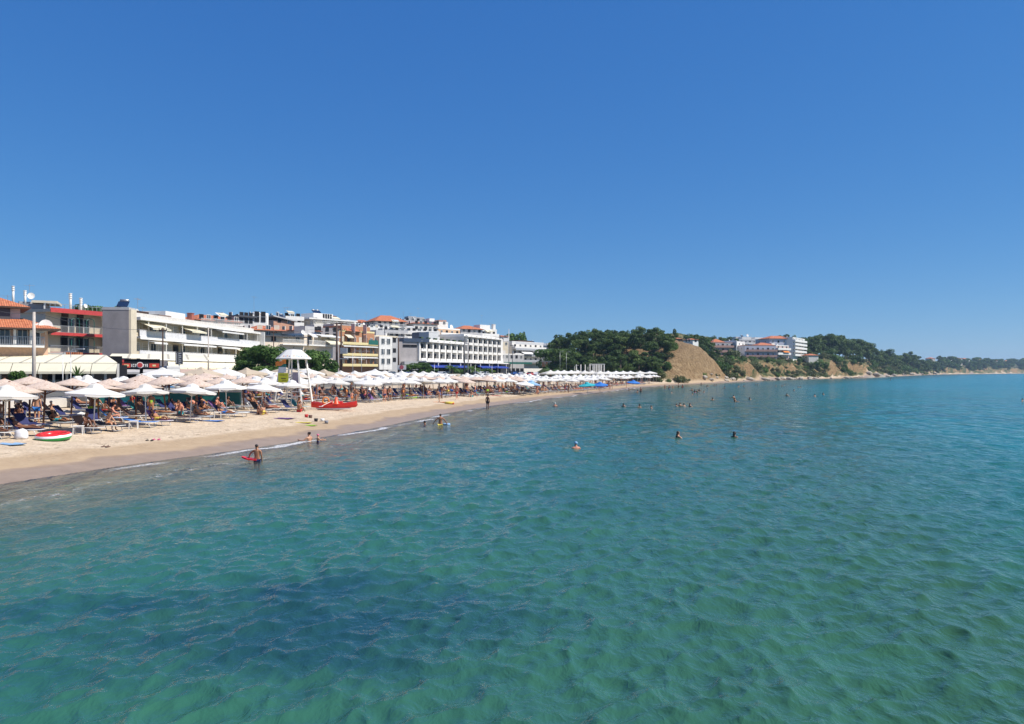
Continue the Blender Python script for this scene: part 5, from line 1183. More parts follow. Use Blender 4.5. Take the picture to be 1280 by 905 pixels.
def setcol(o, names, m_):
    for ch in kids(o):
        if ch.name.split('.')[0] in names and ch.material_slots: ch.material_slots[0].link = 'OBJECT'; ch.material_slots[0].material = m_
FR = [(-33,20),(-27,31),(-25.1,37.2),(-23.1,40),(-22.1,44),(-20.4,52.5),(-18.2,64),(-16.8,75),(-13.2,86),(-9.0,96),(-3.2,108),(2.2,118),(8.0,131),(20.8,163),(33.5,194),(47,222)]
FA = np.array(FR, float); FL = np.concatenate([[0], np.cumsum(np.hypot(*np.diff(FA, axis=0).T))])
def front(t):
    x = np.interp(t, FL, FA[:,0]); y = np.interp(t, FL, FA[:,1]); x2 = np.interp(t+.5, FL, FA[:,0]); y2 = np.interp(t+.5, FL, FA[:,1]); x1 = np.interp(t-.5, FL, FA[:,0]); y1 = np.interp(t-.5, FL, FA[:,1])
    d = np.array([x2-x1, y2-y1]); d /= np.hypot(*d); return np.array([x, y]), d, np.array([-d[1], d[0]])     # point, along, inland
def tat(x, y):
    p = FA; best = 0; bd = 1e9
    for t in np.arange(0, FL[-1], .5):
        q, _, _ = front(t); dd = (q[0]-x)**2+(q[1]-y)**2
        if dd < bd: bd = dd; best = t
    return best
rowname = ['front row by the water','second row from the water','third row from the water','fourth row','fifth row','rearmost row']
KN = {'white':'white octagonal parasol','reed':'brown reed parasol on wooden pole','tan':'tan cloth parasol','big':'large square white market parasol','bigtan':'large square tan market parasol'}
def kind_at(row, Y, i):
    r = random.Random(row*1000+i)
    if Y < 62: return ['white','reed','reed','white','white','big'][row]
    if Y < 95: return ['white','white','white','reed','white' if i % 3 else 'tan','big' if i % 2 else 'bigtan'][row]
    if Y < 125: return ['reed' if r.random() < .6 else 'white','reed','white','white','tan' if i % 2 else 'white','big'][row]
    return ['white','white','white','white','white','white'][row]
TW = tat(-18.4, 68)
spots = []
explicit = [tat(-27,31)-3.4, tat(-27,31), tat(-25.1,37.2), tat(-23.1,40.8), tat(-22.1,44.6), tat(-21.2,49), tat(-20.4,53.2), tat(-19.4,58)]
t = explicit[-1]+4.0; ts = list(explicit)
while t < FL[-1]:
    Y = front(t)[0][1]
    if abs(t-TW) > 3.0 and not (TW+2 < t < TW+9): ts.append(t)
    t += 3.4 if Y < 130 else 3.7
rr_ = random.Random(99)
for row in range(6):
    n = 0
    for k, t in enumerate(ts if row == 0 else np.arange(1.5+(row % 2)*1.6, FL[-1], 3.45)):
        if row and t > FL[-1]*.55: 
            if (k % 8) == 7: continue
        q, d, nn = front(float(t)); Y = q[1]
        if row >= 3 and Y > 150: continue
        if row and Y < 30: continue
        if row == 5 and (Y > 122): continue
        if row >= 3 and Y < (48, 54, 70)[row-3]: continue
        off = row*3.55+rr_.uniform(-.35, .35); p = q+nn*off+d*rr_.uniform(-.3, .3)
        if row and math.hypot(p[0]+18.6, p[1]-69) < 3.6: continue
        if sd_(p[0], p[1]) < 2.6: continue
        spots.append((row, p[0], p[1], kind_at(row, Y, k), d, nn))
z_at = {}
cnt = {}
BEDS = []; occupied = 0
spots_sorted = []
for row in range(6):
    L = sorted([s_ for s_ in spots if s_[0] == row], key=lambda s_: s_[1]/s_[2]); 
    for i, s_ in enumerate(L): spots_sorted.append((i, *s_))
for i, row, x, y, kd, d, nn in spots_sorted:
    z = gz(x, y)
    tot = sum(1 for s_ in spots_sorted if s_[1] == row)
    lab = '%s, %s from left in the %s' % (KN[kd], ordw(i), rowname[row])
    rz = math.atan2(d[1], d[0])+rr_.uniform(-.2, .2)
    o = put(PAR, kd, x, y, z+rr_.uniform(-.1, .12), rz, lab, 'parasol', {'white':'white octagonal parasols','reed':'brown reed parasols','tan':'tan cloth parasols'}.get(kd, 'large square market parasols'))
    o.rotation_euler = (rr_.gauss(0, .04), rr_.gauss(0, .04), rz); k_ = rr_.uniform(.93, 1.06); o.scale = (k_, k_, rr_.uniform(.95, 1.05))
    if row <= (4 if 55 < y < 105 else 3 if y < 105 else 2 if y < 140 else 1):
        for sg in (-1, 1):
            
            bx, by = x+d[0]*sg*.75-nn[0]*(.25), y+d[1]*sg*.75-nn[1]*.25
            BEDS.append((i, row, bx, by, d, nn, sg, lab))
COLS = ['navy','navy','navy','blue','brown','navy','grey','navy','navy','black','navy','purple','teal','navy','brown','white']
print('parasols', len(spots_sorted), 'beds', len(BEDS))
POSEL = ['recline_m','recline_f','edge_m','edge_f','recline_f','prone_f','recline_m','sit_f']
SW = ['navy','black','navy','black','red','blue','yellow','turquoise','pink','orange','grey','lime','white']
PEOPLE = []
rb = random.Random(17)
BEDS.sort(key=lambda b_: b_[3])
for k, (i, row, x, y, d, nn, sg, lab) in enumerate(BEDS[:300]):
    z = gz(x, y); face = math.atan2(-nn[1], -nn[0])-R(90)+rb.uniform(-.22, .22)+ (rb.choice((-.5, .5)) if y < 60 and rb.random() < .4 else 0)
    up = rb.random() < .75; c = rb.choice(COLS)
    side = 'left-hand' if sg < 0 else 'right-hand'
    o = put(BED, 'up' if up else 'flat', x, y, z, face, '%s %s sunbed under the %s parasol of the %s, %s one' % (c, 'raised' if up else 'flat', ordw(i), rowname[row].replace(' by the water', '').replace(' from the water', ''), side), 'sunbed', 'sunbeds under the parasols')
    setcol(o, ('seat','backrest'), CM[c])
    if rb.random() < (.52 if y < 62 else .62):
        ps = rb.choice(POSEL if up else ['edge_m','edge_f','prone_f','edge_f']);
        if up and ps == 'prone_f': ps = 'recline_f'
        cl = rb.choice(SW); dz = z
        if ps == 'sit_f': dz = z+.30
        PEOPLE.append((ps, x, y, dz, face, cl, '%s in %s swimwear %s on the %s sunbed, %s parasol, %s' % ('person', cl, POSE[ps.split('_')[0]], side, ordw(i), rowname[row].replace(' by the water', '').replace(' from the water', ''))))
# people on their feet between the rows and at the edge
nst = 0
for k in range(95):
    t = rb.uniform(10, FL[-1]-2)
    q, d, nn = front(t); off = rb.uniform(-1.8, -.6) if k % 3 == 0 and 60 < q[1] < 200 else rb.uniform(2, 13)
    if q[1] < 60 and off < 0: continue
    p = q+nn*off
    if sd_(p[0], p[1]) < 1 or math.hypot(p[0]+18.4, p[1]-68) < 4: continue
    ps = rb.choice(['stand_m','stand_f','walk_m','walk_f','lean_m','lean_f','sit_m']); cl = rb.choice(SW); nst += 1
    PEOPLE.append((ps, p[0], p[1], gz(p[0], p[1]), rb.uniform(0, 6.28), cl, 'person in %s swimwear %s %s, %s along the beach' % (cl, POSE[ps.split('_')[0]], 'on open sand' if off < 0 else 'among the parasols', ordw(nst-1))))
print('people', len(PEOPLE))
PEOPLE.sort(key=lambda q_: q_[2])
CR = MB(); CRM = [SK[0], SK[1], SK[2], SK[3], HR[0], HR[1]]+[CM[c] for c in SW]
def crowd_add(f, k, mi, M):
    me = f[k]; n = len(me.vertices); co = np.empty(n*3, np.float32); me.vertices.foreach_get('co', co); co = co.reshape(-1, 3)
    CR.mi = mi; CR.add([tuple(M @ Vector(c.tolist())) for c in co], [tuple(q_.vertices) for q_ in me.polygons], True)
for ps, x, y, z, rz, cl, lab in PEOPLE[228:]:      # the farthest bathers of the crowd, a few pixels each
    M = Matrix.Translation((x, y, z)) @ Matrix.Rotation(rz, 4, 'Z'); f = FIG[ps]
    crowd_add(f, 'body', rb.choice((0, 1, 1, 2, 3)), M); crowd_add(f, 'hair', rb.choice((4, 4, 5)), M); crowd_add(f, 'swimwear', 6+SW.index(cl), M)
if CR.v: tag(CR.build('crowd', CRM), 'farthest bathers under the parasols at the far end of the beach', 'crowd', None, 'stuff')
for ps, x, y, z, rz, cl, lab in PEOPLE[:228]:
    person(ps, x, y, z, rz, rb.choice((0, 1, 1, 1, 2, 2, 3)), rb.choice((0, 0, 1, 1, 2, 3)), cl, lab, 'sunbathers on the beach', rb.uniform(.92, 1.05))

# ---- singled out people
def wade(pose, px, py_water, depth_in, rz, sk, hr, cl, label, group=None, s=1.0, hat=None, z=0):
    x, y = GP(px, py_water, z); return person(pose, x, y, z-depth_in, rz, sk, hr, cl, label, group, s, hat)
TO = R(0)        # a figure turned this way shows its back to the camera (it faces +Y)
wade('reach', 321.5, 577, .82*.86, R(4), 1, 0, 'navy', 'boy seen from behind, standing waist-deep and holding a red bodyboard at his left', None, .86)
wade('near_f', 386.5, 551.5, 1.18, R(60), 0, 1, 'white', 'woman with dark pinned-up hair shoulder-deep by the shore, turned to the child', None, 1.0)
wade('near_f', 397.5, 552.5, .78, R(-60), 0, 1, 'navy', 'child in a pink swim cap facing the woman in the shallow water', None, .72, 'pink')
wade('arms', 550.5, 531.5, .86, R(-5), 1, 0, 'yellow', 'man in yellow shorts wading thigh-deep with both arms held out, back to the camera', None, 1.0)
wade('swim_m', 531, 530.5, 1.42, R(90), 2, 0, 'black', 'dark head just above the water left of the man in yellow shorts', None, 1.0)
wade('stand_m', 609.5, 510, .22, R(-30), 2, 0, 'black', 'dark-skinned person in black shorts standing ankle-deep at the water edge', None, 1.0)
wade('swim_m', 720, 561, 1.33, R(20), 3, 0, 'blue', 'swimmer in a pale blue and white cap, head and shoulders out, nearest the middle', None, 1.0, 'light blue')
wade('swim_f', 847.5, 547, 1.40, R(-70), 0, 1, 'black', 'long-haired swimmer with only the head out, left one of the two near the right', None, 1.05)
wade('swim_f', 918, 547, 1.42, R(-40), 2, 0, 'black', 'dark-haired swimmer with only the head out, right one of the two near the right', None, 1.05)
wade('swim_m', 694, 508, 1.28, R(10), 3, 0, 'blue', 'swimmer in a white cap with pink shoulders, off the middle of the beach', None, 1.0, 'white')
for i, (px, py, dp, ps, cl, tx) in enumerate(((779.5,508.5,1.30,'swim_f','black','dark-haired swimmer with pale shoulders, left of three in a line'),(799.5,509.5,1.30,'swim_f','white','dark-haired swimmer, middle of three in a line'),(814,510.5,1.38,'swim_m','black','swimmer with only a dark head showing, right of three in a line'),
  (845.5,508,1.38,'swim_m','black','low dark head at the left of the group of four'),(850,508,1.25,'swim_m','red','higher head with shoulders out, second of the group of four'),(855,508,1.35,'swim_m','blue','head with a blue float, third of the group of four'),(862.5,508.5,1.28,'swim_f','white','head with white shoulders, rightmost of the group of four'),
  (890.5,500.5,1.28,'swim_f','grey','lone swimmer left of the pair near the middle right'),(917,498.5,1.12,'swim_m','black','taller one of a close pair of bathers, standing chest-deep'),(918.5,502,1.2,'swim_f','pink','nearer one of a close pair, with pink shoulders'),(937,499.5,1.34,'swim_f','white','low swimmer just right of the close pair'),
  (983.5,495.5,1.18,'swim_m','black','stocky bather chest-deep, alone to the right'),(1018.5,495.5,1.32,'swim_m','black','dark head of the left of two far right swimmers'),(1029,493.5,1.36,'swim_f','black','dark head of the right of two far right swimmers'),(992.5,488.5,1.36,'swim_f','red','tiny head beyond the stocky bather'),
  (865,489,1.1,'swim_m','red','bather at the left of the busy cluster below the knoll'),(868.5,491,1.05,'swim_f','pink','bather second in the busy cluster below the knoll'),(871.5,492,.95,'swim_m','red','red-clad bather in front of the busy cluster'),(866,493,1.35,'swim_f','white','low pale head in the busy cluster'),(874,489,1.15,'swim_f','blue','bather at the right of the busy cluster'),(880,490.5,1.35,'swim_m','black','dark head just right of the busy cluster'),(839.5,491.5,1.33,'swim_m','black','dark head left of the busy cluster'),
  (884,485,.9,'swim_f','white','pale bather standing out beyond the cluster'),(906,485.5,1.2,'swim_m','black','dark bather beyond the lone swimmer'),(923.5,484.5,1.1,'swim_m','black','small bather further out to the right'),(930,483,1.3,'swim_m','black','tiny head beside the small bather'),(801,490,.75,'stand_m','black','bather standing waist-deep off the far end of the beach'),(797,490.5,1.2,'swim_f','pink','bather with pink shoulders beside the one standing'),(786,487.5,1.3,'swim_m','black','tiny dark head near the far sand'),
  (831,485.5,.8,'stand_f','black','wader at the far end of the sand, left of four'),(836.5,486,.9,'stand_m','blue','wader at the far end of the sand, second of four'),(841,485.5,1.1,'swim_m','black','wader at the far end of the sand, third of four'),(848,484.5,.6,'stand_m','black','wader at the far end of the sand, right of four'),(853,485,.8,'stand_f','red','wader in red right of the four waders'),(876.5,481.5,.9,'swim_m','red','tiny red bather close to the foot of the knoll'),(893,482.5,1.2,'swim_m','black','tiny head of the nearer of two below the cliff'),(895.5,482,1.2,'swim_f','black','tiny head of the farther of two below the cliff'),
  (944,481.5,1.3,'swim_m','black','speck-like head far out, left of two'),(947,481.5,1.3,'swim_f','black','speck-like head far out, right of two'),(970,483,1.3,'swim_m','black','speck-like head alone, mid distance'),(977.5,483,1.3,'swim_m','black','speck-like head, left of a far pair'),(981,482,1.3,'swim_f','black','speck-like head, right of a far pair'),(997.5,484.5,1.3,'swim_m','black','speck-like head, left of the farthest right pair'),(1000.5,484.5,1.3,'swim_f','black','speck-like head, right of the farthest right pair'),(1278,502,1.28,'swim_m','black','swimmer half cut off at the right edge of the picture'),(1113,475.8,.6,'swim_f','white','pale speck of a swimmer far out before the headland'))):
    wade(ps, px, py, dp, rng.uniform(-1.5, 1.5), rng.choice((0, 0, 1, 2)), rng.choice((0, 0, 1)), cl, tx, 'bathers in the sea')
def onsand(pose, px, py, rz, sk, hr, cl, label, s=1.0, g=.8, hat=None, dz=0):
    x, y = GP(px, py, g); z = gz(x, y); return person(pose, x, y, z+dz, rz, sk, hr, cl, label, None, s, hat)
onsand('stand_m', 46, 528, R(10), 0, 2, 'blue', 'bare-chested man in bright blue shorts and a white hat between the first parasols, back turned', 1.03, .95, 'white')
p_ = onsand('stand_m', 23, 527, R(-10), 1, 0, 'black', 'man in a white shirt standing under the first white parasol', 1.0, .95)
q = skin('shirt', [(0,0,1.02,(.175,.14)), (0,-.01,1.29,(.19,.14)), (0,-.01,1.41,(.10,.09)), (-.18,-.01,1.38,.085), (-.215,-.02,1.22,.075), (.18,-.01,1.38,.085), (.215,-.02,1.22,.075)], [(0,1),(1,2),(1,3),(3,4),(1,5),(5,6)]); q.materials.append(CM['white']); o = bpy.data.objects.new('shirt', q); COL.objects.link(o); adopt(o, p_)
onsand('sit_m', 323, 519, R(-60), 1, 0, 'brown', 'sunbather crouching on the sand by a sunbed, left one before the tower', 1.0, .7); onsand('sit_f', 329, 519.5, R(60), 0, 1, 'yellow', 'sunbather in a yellow top sitting on the sand before the lifeguard tower', 1.0, .7)
onsand('sit_m', 225, 525, R(200), 3, 0, 'turquoise', 'sunburnt man seen from behind sitting on a teal sunbed', 1.0, .7, None, .3)
onsand('walk_f', 445, 509, R(150), 1, 0, 'grey', 'dark-haired woman in a grey swimsuit walking past the stern of the red boat', 1.0, .6); onsand('stand_m', 440, 506, R(30), 3, 2, 'orange', 'child in orange standing by the stern of the red boat', .7, .6)
onsand('stand_m', 565, 497, R(170), 3, 1, 'blue', 'man in light blue shorts standing at the front of the parasols, left of a pair', 1.05, .6); onsand('walk_m', 571, 499, R(140), 3, 1, 'red', 'sunburnt man stepping forward, right of a pair at the front of the parasols', 1.05, .6)
onsand('lean_f', 549, 503, R(90), 1, 0, 'black', 'person bending over toys on the open sand by the lime inflatable', .9, .5); onsand('stand_m', 529, 499, R(0), 2, 0, 'brown', 'tanned person standing upright at the edge of the front parasols', 1.1, .6)

# ================================================================ lifeguard tower
x0, y0 = GP(367, 508, .75); zt0 = gz(x0, y0)
T = empty('lifeguard_tower', (x0, y0, zt0), R(-14), 'tall white wooden lifeguard tower with a faceted canopy, ladder and colourful banners', 'lifeguard tower')
def tp(m, a, b_, r_): m.tube([a, b_], r_, 4)
hw = 1.45; H2 = 4.35
def leg(sx, sy):
    q = MB(); q.tube([(sx*hw, sy*1.0, -.3), (sx*.85, sy*.75, H2)], .10, 4); q.build('leg', WHITE, T)
for sx in (-1, 1):
    for sy in (-1, 1): leg(sx, sy)
q = MB(); q.tube([(.35,-.98,-.1), (.28,-.78,H2)], .06, 4); q.build('ladder_rail', WHITE, T)
for k in range(3):
    q = MB(); z = .45+k*.42; xr = hw-.6*z/H2*1; q.box(.33, xr, -1.02, -.93, z-.045, z+.045); q.build('rung', WHITE, T)
q = MB(); q.tube([(-1.42,-1.0,.35), (.35,-.95,1.5)], .055, 4); q.build('brace', WHITE, T)
q = MB(); q.box(-1.22,1.22,-.95,.95,1.62,1.72); q.build('platform', WHITE, T); q = MB(); q.box(-.45,.25,-.2,.3,2.05,2.13); q.box(-.45,-.39,-.2,.3,1.72,2.05); q.box(.19,.25,-.2,.3,1.72,2.05); q.box(-.45,.25,.26,.32,2.13,2.7); q.build('seat', WHITE, T)
for z in (2.6, 3.35):
    q = MB(); w = 1.45-.6*z/H2; q.box(-w, w, -.86, -.80, z-.03, z+.03); q.box(-w, w, .80, .86, z-.03, z+.03); q.box(-w-.03, -w+.03, -.8, .8, z-.03, z+.03); q.box(w-.03, w+.03, -.8, .8, z-.03, z+.03); q.build('railing', WHITE, T)
q = MB(); q.lathe([(1.62,-.05),(1.62,.02),(.74,.78),(.66,.82),(.02,.86)], 8, (0,0,H2), False, R(22.5)); q.lathe([(.02,.78),(.70,.72),(1.58,-.04)], 8, (0,0,H2), False, R(22.5)); cn = q.build('canopy', WCLOTH, T)
q = MB(); r_ = random.Random(4)
for k in range(8):      # the faded advertising strokes printed round the canopy
    a = R(45)*k
    for j in range(4):
        t = a+R(-14+9*j+r_.uniform(-2, 2)); f = .16+.05*r_.random()
        for (f0, f1) in ((f, f+.10),):
            P = []
            for ff, tt in ((f0, t), (f0, t+R(5)), (f1, t+R(5)), (f1, t)):
                rr2 = (1.62-(1.62-.74)*ff)*math.cos(R(22.5))/math.cos(tt-a); P.append((rr2*1.006*math.cos(tt), rr2*1.006*math.sin(tt), H2+.03+.76*ff))
            q.mi = r_.randint(0, 2); q.add(P, [(0,1,2,3)])
q.build('canopy_print', [CM['light blue'], CM['orange'], CM['grey']], cn)
def panel(name, x_0, x_1, z_0, z_1, m_, y=-.98, t_=.02): q = MB(); q.box(x_0, x_1, y, y+t_, z_0, z_1); return q.build(name, m_, T)
yb = panel('banner', -1.02, .02, 2.12, 3.0, mat('yellow banner', (.82,.78,.03), .6)); q = MB()
for a, c, z, h in ((-.85,-.35,2.78,.07),(-.3,-.05,2.80,.05),(-.7,-.2,2.45,.09),(-.6,-.15,2.3,.05)): q.box(a, c, -.992, -.981, z, z+h)
q.build('banner_marks', mat('banner ink', (.20,.16,.02)), yb)
panel('banner', -.98, -.22, 3.05, 3.55, CM['white'], -.94); panel('banner', -.98, -.20, 3.55, 3.86, CM['teal'], -.93); panel('banner', .42, 1.02, 2.02, 3.08, mat('greyish pink banner', (.40,.33,.36)), -.9); panel('notice', .72, 1.05, 1.92, 2.08, CM['red'], -1.0); panel('notice', .55, 1.1, 1.84, 2.14, CM['white'], -.96)
q = MB(); P = []; F = []
for i in range(9):
    u = i/8
    for z in (0, .42): P.append((-.15-1.05*u, -1.05-.10*math.sin(u*7), 3.85+z-.28*u+.05*math.sin(u*9)))
for i in range(8): F.append((2*i, 2*i+2, 2*i+3, 2*i+1))
q.add(P, F); q.build('orange_flag', ORA, T)
for sx, sy, nm, cl in ((-.1, .05, 'guard', 'red'),):
    pp = person('edge_f', *(Matrix.Rotation(R(-14), 4, 'Z') @ Vector((-.1, .1, 0))+Vector((x0, y0, zt0+1.68))), R(160), 1, 0, 'red', 'lifeguard in red sitting on the tower seat under the canopy', None, .95)
# ---- red rescue catamaran
xb, yb_ = GP(418, 512, .7); zb_ = gz(xb, yb_)
Bt = empty('rescue_boat', (xb, yb_, zb_+.12), R(8), 'red twin-hulled rescue rowing boat with white keels, on the sand right of the tower', 'boat'); Bt.scale = (.88, .88, .88)
RED = mat('red boat paint', (.62,.025,.015), .35, .1, 1.5)
for sy, lab in ((-.62, None), (.62, None)):
    V = []; F = []; n = 12
    for i in range(n+1):
        u = i/n; xx = -2.15+4.3*u; w = .27*math.sin(math.pi*min(max(u*.92+.05, .02), .98))**.5; sh = .22*(2*u-1)**2*1.1; 
        for (yy, zz) in ((-w, .50+sh), (-w*.95, .25+sh*.6), (0, .05+sh*.5), (w*.95, .25+sh*.6), (w, .50+sh)): V.append((xx, sy+yy, zz))
    for i in range(n):
        for j in range(4): a = i*5+j; F.append((a, a+5, a+6, a+1))
        F.append((i*5, i*5+4, i*5+9, i*5+5))
    q = MB(); q.add(V, F, False); q.add([V[k] for k in range(5)], [(0,1,2,3,4)]); q.add([V[n*5+k] for k in range(5)], [(4,3,2,1,0)]); q.build('hull', RED, Bt)
    q = MB(); q.tube([(-1.7, sy, .06), (0, sy, .0), (1.6, sy, .05)], [.05,.12,.05], 8); q.build('keel', WHITE, Bt)
q = MB(); q.box(-1.2,.9,-.45,.45,.42,.50); q.build('deck', RED, Bt); q = MB(); q.box(-.6,-.2,-.6,.6,.52,.78); q.build('seat', RED, Bt); q = MB(); q.box(.45,.8,-.6,.6,.52,.72); q.build('seat', RED, Bt)
q = MB(); q.lathe([(.33,.5),(.24,.62),(.09,1.15),(.02,1.18)], 14, (.25,-.7,0)); q.build('cone', mat('signal orange plastic', (.85,.09,.02), .4), Bt)
q = MB(); n = 18; MBt = MB()
for a in range(n):
    for b2 in range(8): ta, tb = 6.283*a/n, 6.283*b2/8; q.v.append((-.75+(.30+.07*math.cos(tb))*math.cos(ta), -.78+.07*math.sin(tb), .82+(.30+.07*math.cos(tb))*math.sin(ta)))
for a in range(n):
    for b2 in range(8): q.f.append((a*8+b2, a*8+(b2+1) % 8, ((a+1) % n)*8+(b2+1) % 8, ((a+1) % n)*8+b2)); q.m.append(0); q.sm.append(True)
q.build('lifebuoy', ORA, Bt)
for sy in (-1, 1): q = MB(); q.tube([(-.2, sy*.5, .75), (-1.0, sy*1.9, .35)], .025, 5); q.box(-1.25,-.9,sy*2.0-.2,sy*2.0+.2,.30,.33); q.build('oar', WHITE, Bt)
# ---- small things on the sand
def tor(name, R_, r_, mats, split=None, n=28, m_=10):
    q = MB()
    for a in range(n):
        for b2 in range(m_): ta, tb = 6.283*a/n, 6.283*b2/m_; q.v.append(((R_+r_*math.cos(tb))*math.cos(ta), (R_+r_*math.cos(tb))*math.sin(ta), r_*math.sin(tb)+r_))
    for a in range(n):
        for b2 in range(m_):
            q.f.append((a*m_+b2, ((a+1) % n)*m_+b2, ((a+1) % n)*m_+(b2+1) % m_, a*m_+(b2+1) % m_)); q.m.append((1 if b2 < 1 else 0 if b2 < 5 else 2) if split else 0); q.sm.append(True)
    return q.build(name, mats)
MEL = [mat('watermelon red vinyl', (.72,.03,.03), .3), mat('white vinyl', (.8,.8,.78), .3), mat('green vinyl', (.02,.30,.06), .3)]
x, y = GP(67, 546.5, .75); o = tor('swim_ring', .62, .185, MEL, True); o.location = (x, y, gz(x, y)-.02); o.rotation_euler = (R(5), 0, 0)
q = MB(); q.lathe([(.50, .03), (.0, .03)], 20, (0,0,.16)); dk = q.build('ring_floor', MEL[0], o)
q = MB(); r_ = random.Random(1)
for k in range(9):
    a = 6.283*k/9; q.add([((.62+dx)*math.cos(a+da), (.62+dx)*math.sin(a+da), .374) for dx, da in ((-.06,0),(0,.06),(.07,0),(0,-.06))], [(0,1,2,3)])
q.build('seeds', CM['black'], o); tag(o, 'watermelon swim ring, red top and green underside, lying on the sand at the left', 'swim ring')
def blob(name, x, y, z, sx, sy, sz, m_, label, cat, seed=0):
    bm = bmesh.new(); bmesh.ops.create_icosphere(bm, subdivisions=3, radius=1)
    for v in bm.verts:
        k = 1+.28*(mn.noise(v.co*1.7+Vector((seed, 0, 0))))+.12*mn.noise(v.co*5); v.co = Vector((v.co.x*sx*k, v.co.y*sy*k, max(v.co.z, -.6)*sz*k+sz*.6))
    me = bpy.data.meshes.new(name); bm.to_mesh(me); bm.free(); me.polygons.foreach_set('use_smooth', [True]*len(me.polygons)); me.materials.append(m_)
    o = bpy.data.objects.new(name, me); COL.objects.link(o); o.location = (x, y, z); return tag(o, label, cat)
x, y = GP(26, 546, .8); blob('beach_bag', x, y, gz(x, y), .36, .25, .30, mat('white plastic bag', (.75,.73,.72), .4), 'crumpled white plastic bag on the sand left of the watermelon ring', 'bag', 3)
def flipflops(px, py, m_, label):
    x, y = GP(px, py, .7); root = empty('flip_flops', (x, y, gz(x, y)+.01), R(rng.uniform(-40, 40)), label, 'flip-flops')
    for k in (-1, 1):
        q = MB(); q.add([(k*.12+a*.05*w, b2, c) for c in (0, .03) for a, b2, w in ((-1,-.13,.8),(1,-.13,.8),(1,.0,.8),(1,.12,1.1),(-1,.12,1.1),(-1,.0,.8))], [(0,1,2,3,4,5)[::-1],(6,7,8,9,10,11),(0,1,7,6),(1,2,8,7),(2,3,9,8),(3,4,10,9),(4,5,11,10),(5,0,6,11)])
        s_ = q.build('sandal', m_, root); q = MB(); q.tube([(k*.12-.05,-.02,.03),(k*.12,.07,.08),(k*.12+.05,-.02,.03)], .012, 5); q.build('strap', m_, s_)
flipflops(187, 545, CM['black'], 'pair of black flip-flops left lying on the open sand'); flipflops(195.5, 544, CM['pink'], 'pair of pink flip-flops beside the black ones'); flipflops(132, 551.5, CM['brown'], 'single dark sandals lying near the wet sand at the left')
def towel(px, py, w, l, rz, c, label, g=.75):
    x, y = GP(px, py, g); q = MB(); n = 8; V = []
    for i in range(n+1):
        for j in range(5): V.append((w*(j/4-.5), l*(i/n-.5), .03+.03*mn.noise(Vector((i*.7+px, j*.9, 0)))))
    b0 = len(V); V += [(a, b2, c2-.02) for a, b2, c2 in V]; F = []
    for i in range(n):
        for j in range(4): a = i*5+j; F.append((a, a+1, a+6, a+5)); F.append((b0+a+5, b0+a+6, b0+a+1, b0+a))
    for i in range(n): F += [(i*5, i*5+5, b0+i*5+5, b0+i*5), (b0+i*5+4, b0+i*5+9, i*5+9, i*5+4)]
    q.add(V, F, True); o = q.build('towel', CM[c]); o.location = (x, y, gz(x, y)); o.rotation_euler = (0, 0, rz); tag(o, label, 'towel', 'towels on the sand'); return o
towel(352, 520.5, .9, 1.8, R(70), 'purple', 'lilac towel spread on the sand before the lifeguard tower'); towel(378, 523, .5, 1.2, R(80), 'yellow', 'narrow yellow towel on the sand before the tower'); towel(388, 524.5, .5, .8, R(60), 'lime', 'small green towel beside the narrow yellow one')
towel(262, 526, .8, 1.7, R(80), 'blue', 'blue towel on the sand before the second navy sunbeds'); towel(12, 552, .7, 1.6, R(60), 'light blue', 'pale blue towel at the left edge of the sand')
towel(548, 500, .8, 1.9, R(75), 'orange', 'orange towel before the busy parasols'); towel(620, 493, .8, 1.7, R(70), 'red', 'reddish towel near the person at the water edge')
x, y = GP(562, 503.5, .5); o = tor('swim_ring', .42, .13, [CM['yellow']]); o.location = (x, y, gz(x, y)); tag(o, 'bright yellow swim ring on the sand near the standing pair', 'swim ring')
x, y = GP(514, 499.5, .6); q = MB(); q.tube([(-1.3,0,.18),(-.6,0,.2),(.4,0,.2),(1.2,0,.3)], [.1,.24,.24,.1], 10); q.tube([(-1.2,.42,.15),(0,.42,.16),(1.0,.42,.16)], [.08,.16,.08], 8); o = q.build('air_mattress', CM['lime']); o.location = (x, y, gz(x, y)); o.rotation_euler = (0, R(8), R(25)); tag(o, 'lime green air mattress lying before the parasols', 'air mattress')
for i, (px, py, c, lab) in enumerate(((383,521,'red','small red toy bucket on the sand right of the tower'),(388,521.3,'brown','small brown toy bucket next to the red one'),(403,523.5,'white','white plastic bag-like toy near the wet sand'),(395,524,'black','dark little shoe pile beside the white toy'),(408,525,'grey','grey flat stone at the edge of the wet sand'),(566,502.5,'red','red ball on the sand beside the yellow ring'))):
    x, y = GP(px, py, .6); q = MB(); q.lathe([(.0,0),(.11,0),(.15,.22),(.13,.22),(.10,.05)], 12); o = q.build('toy_bucket' if i < 2 else 'beach_toy', CM[c]); o.location = (x, y, gz(x, y)); tag(o, lab, 'toy')
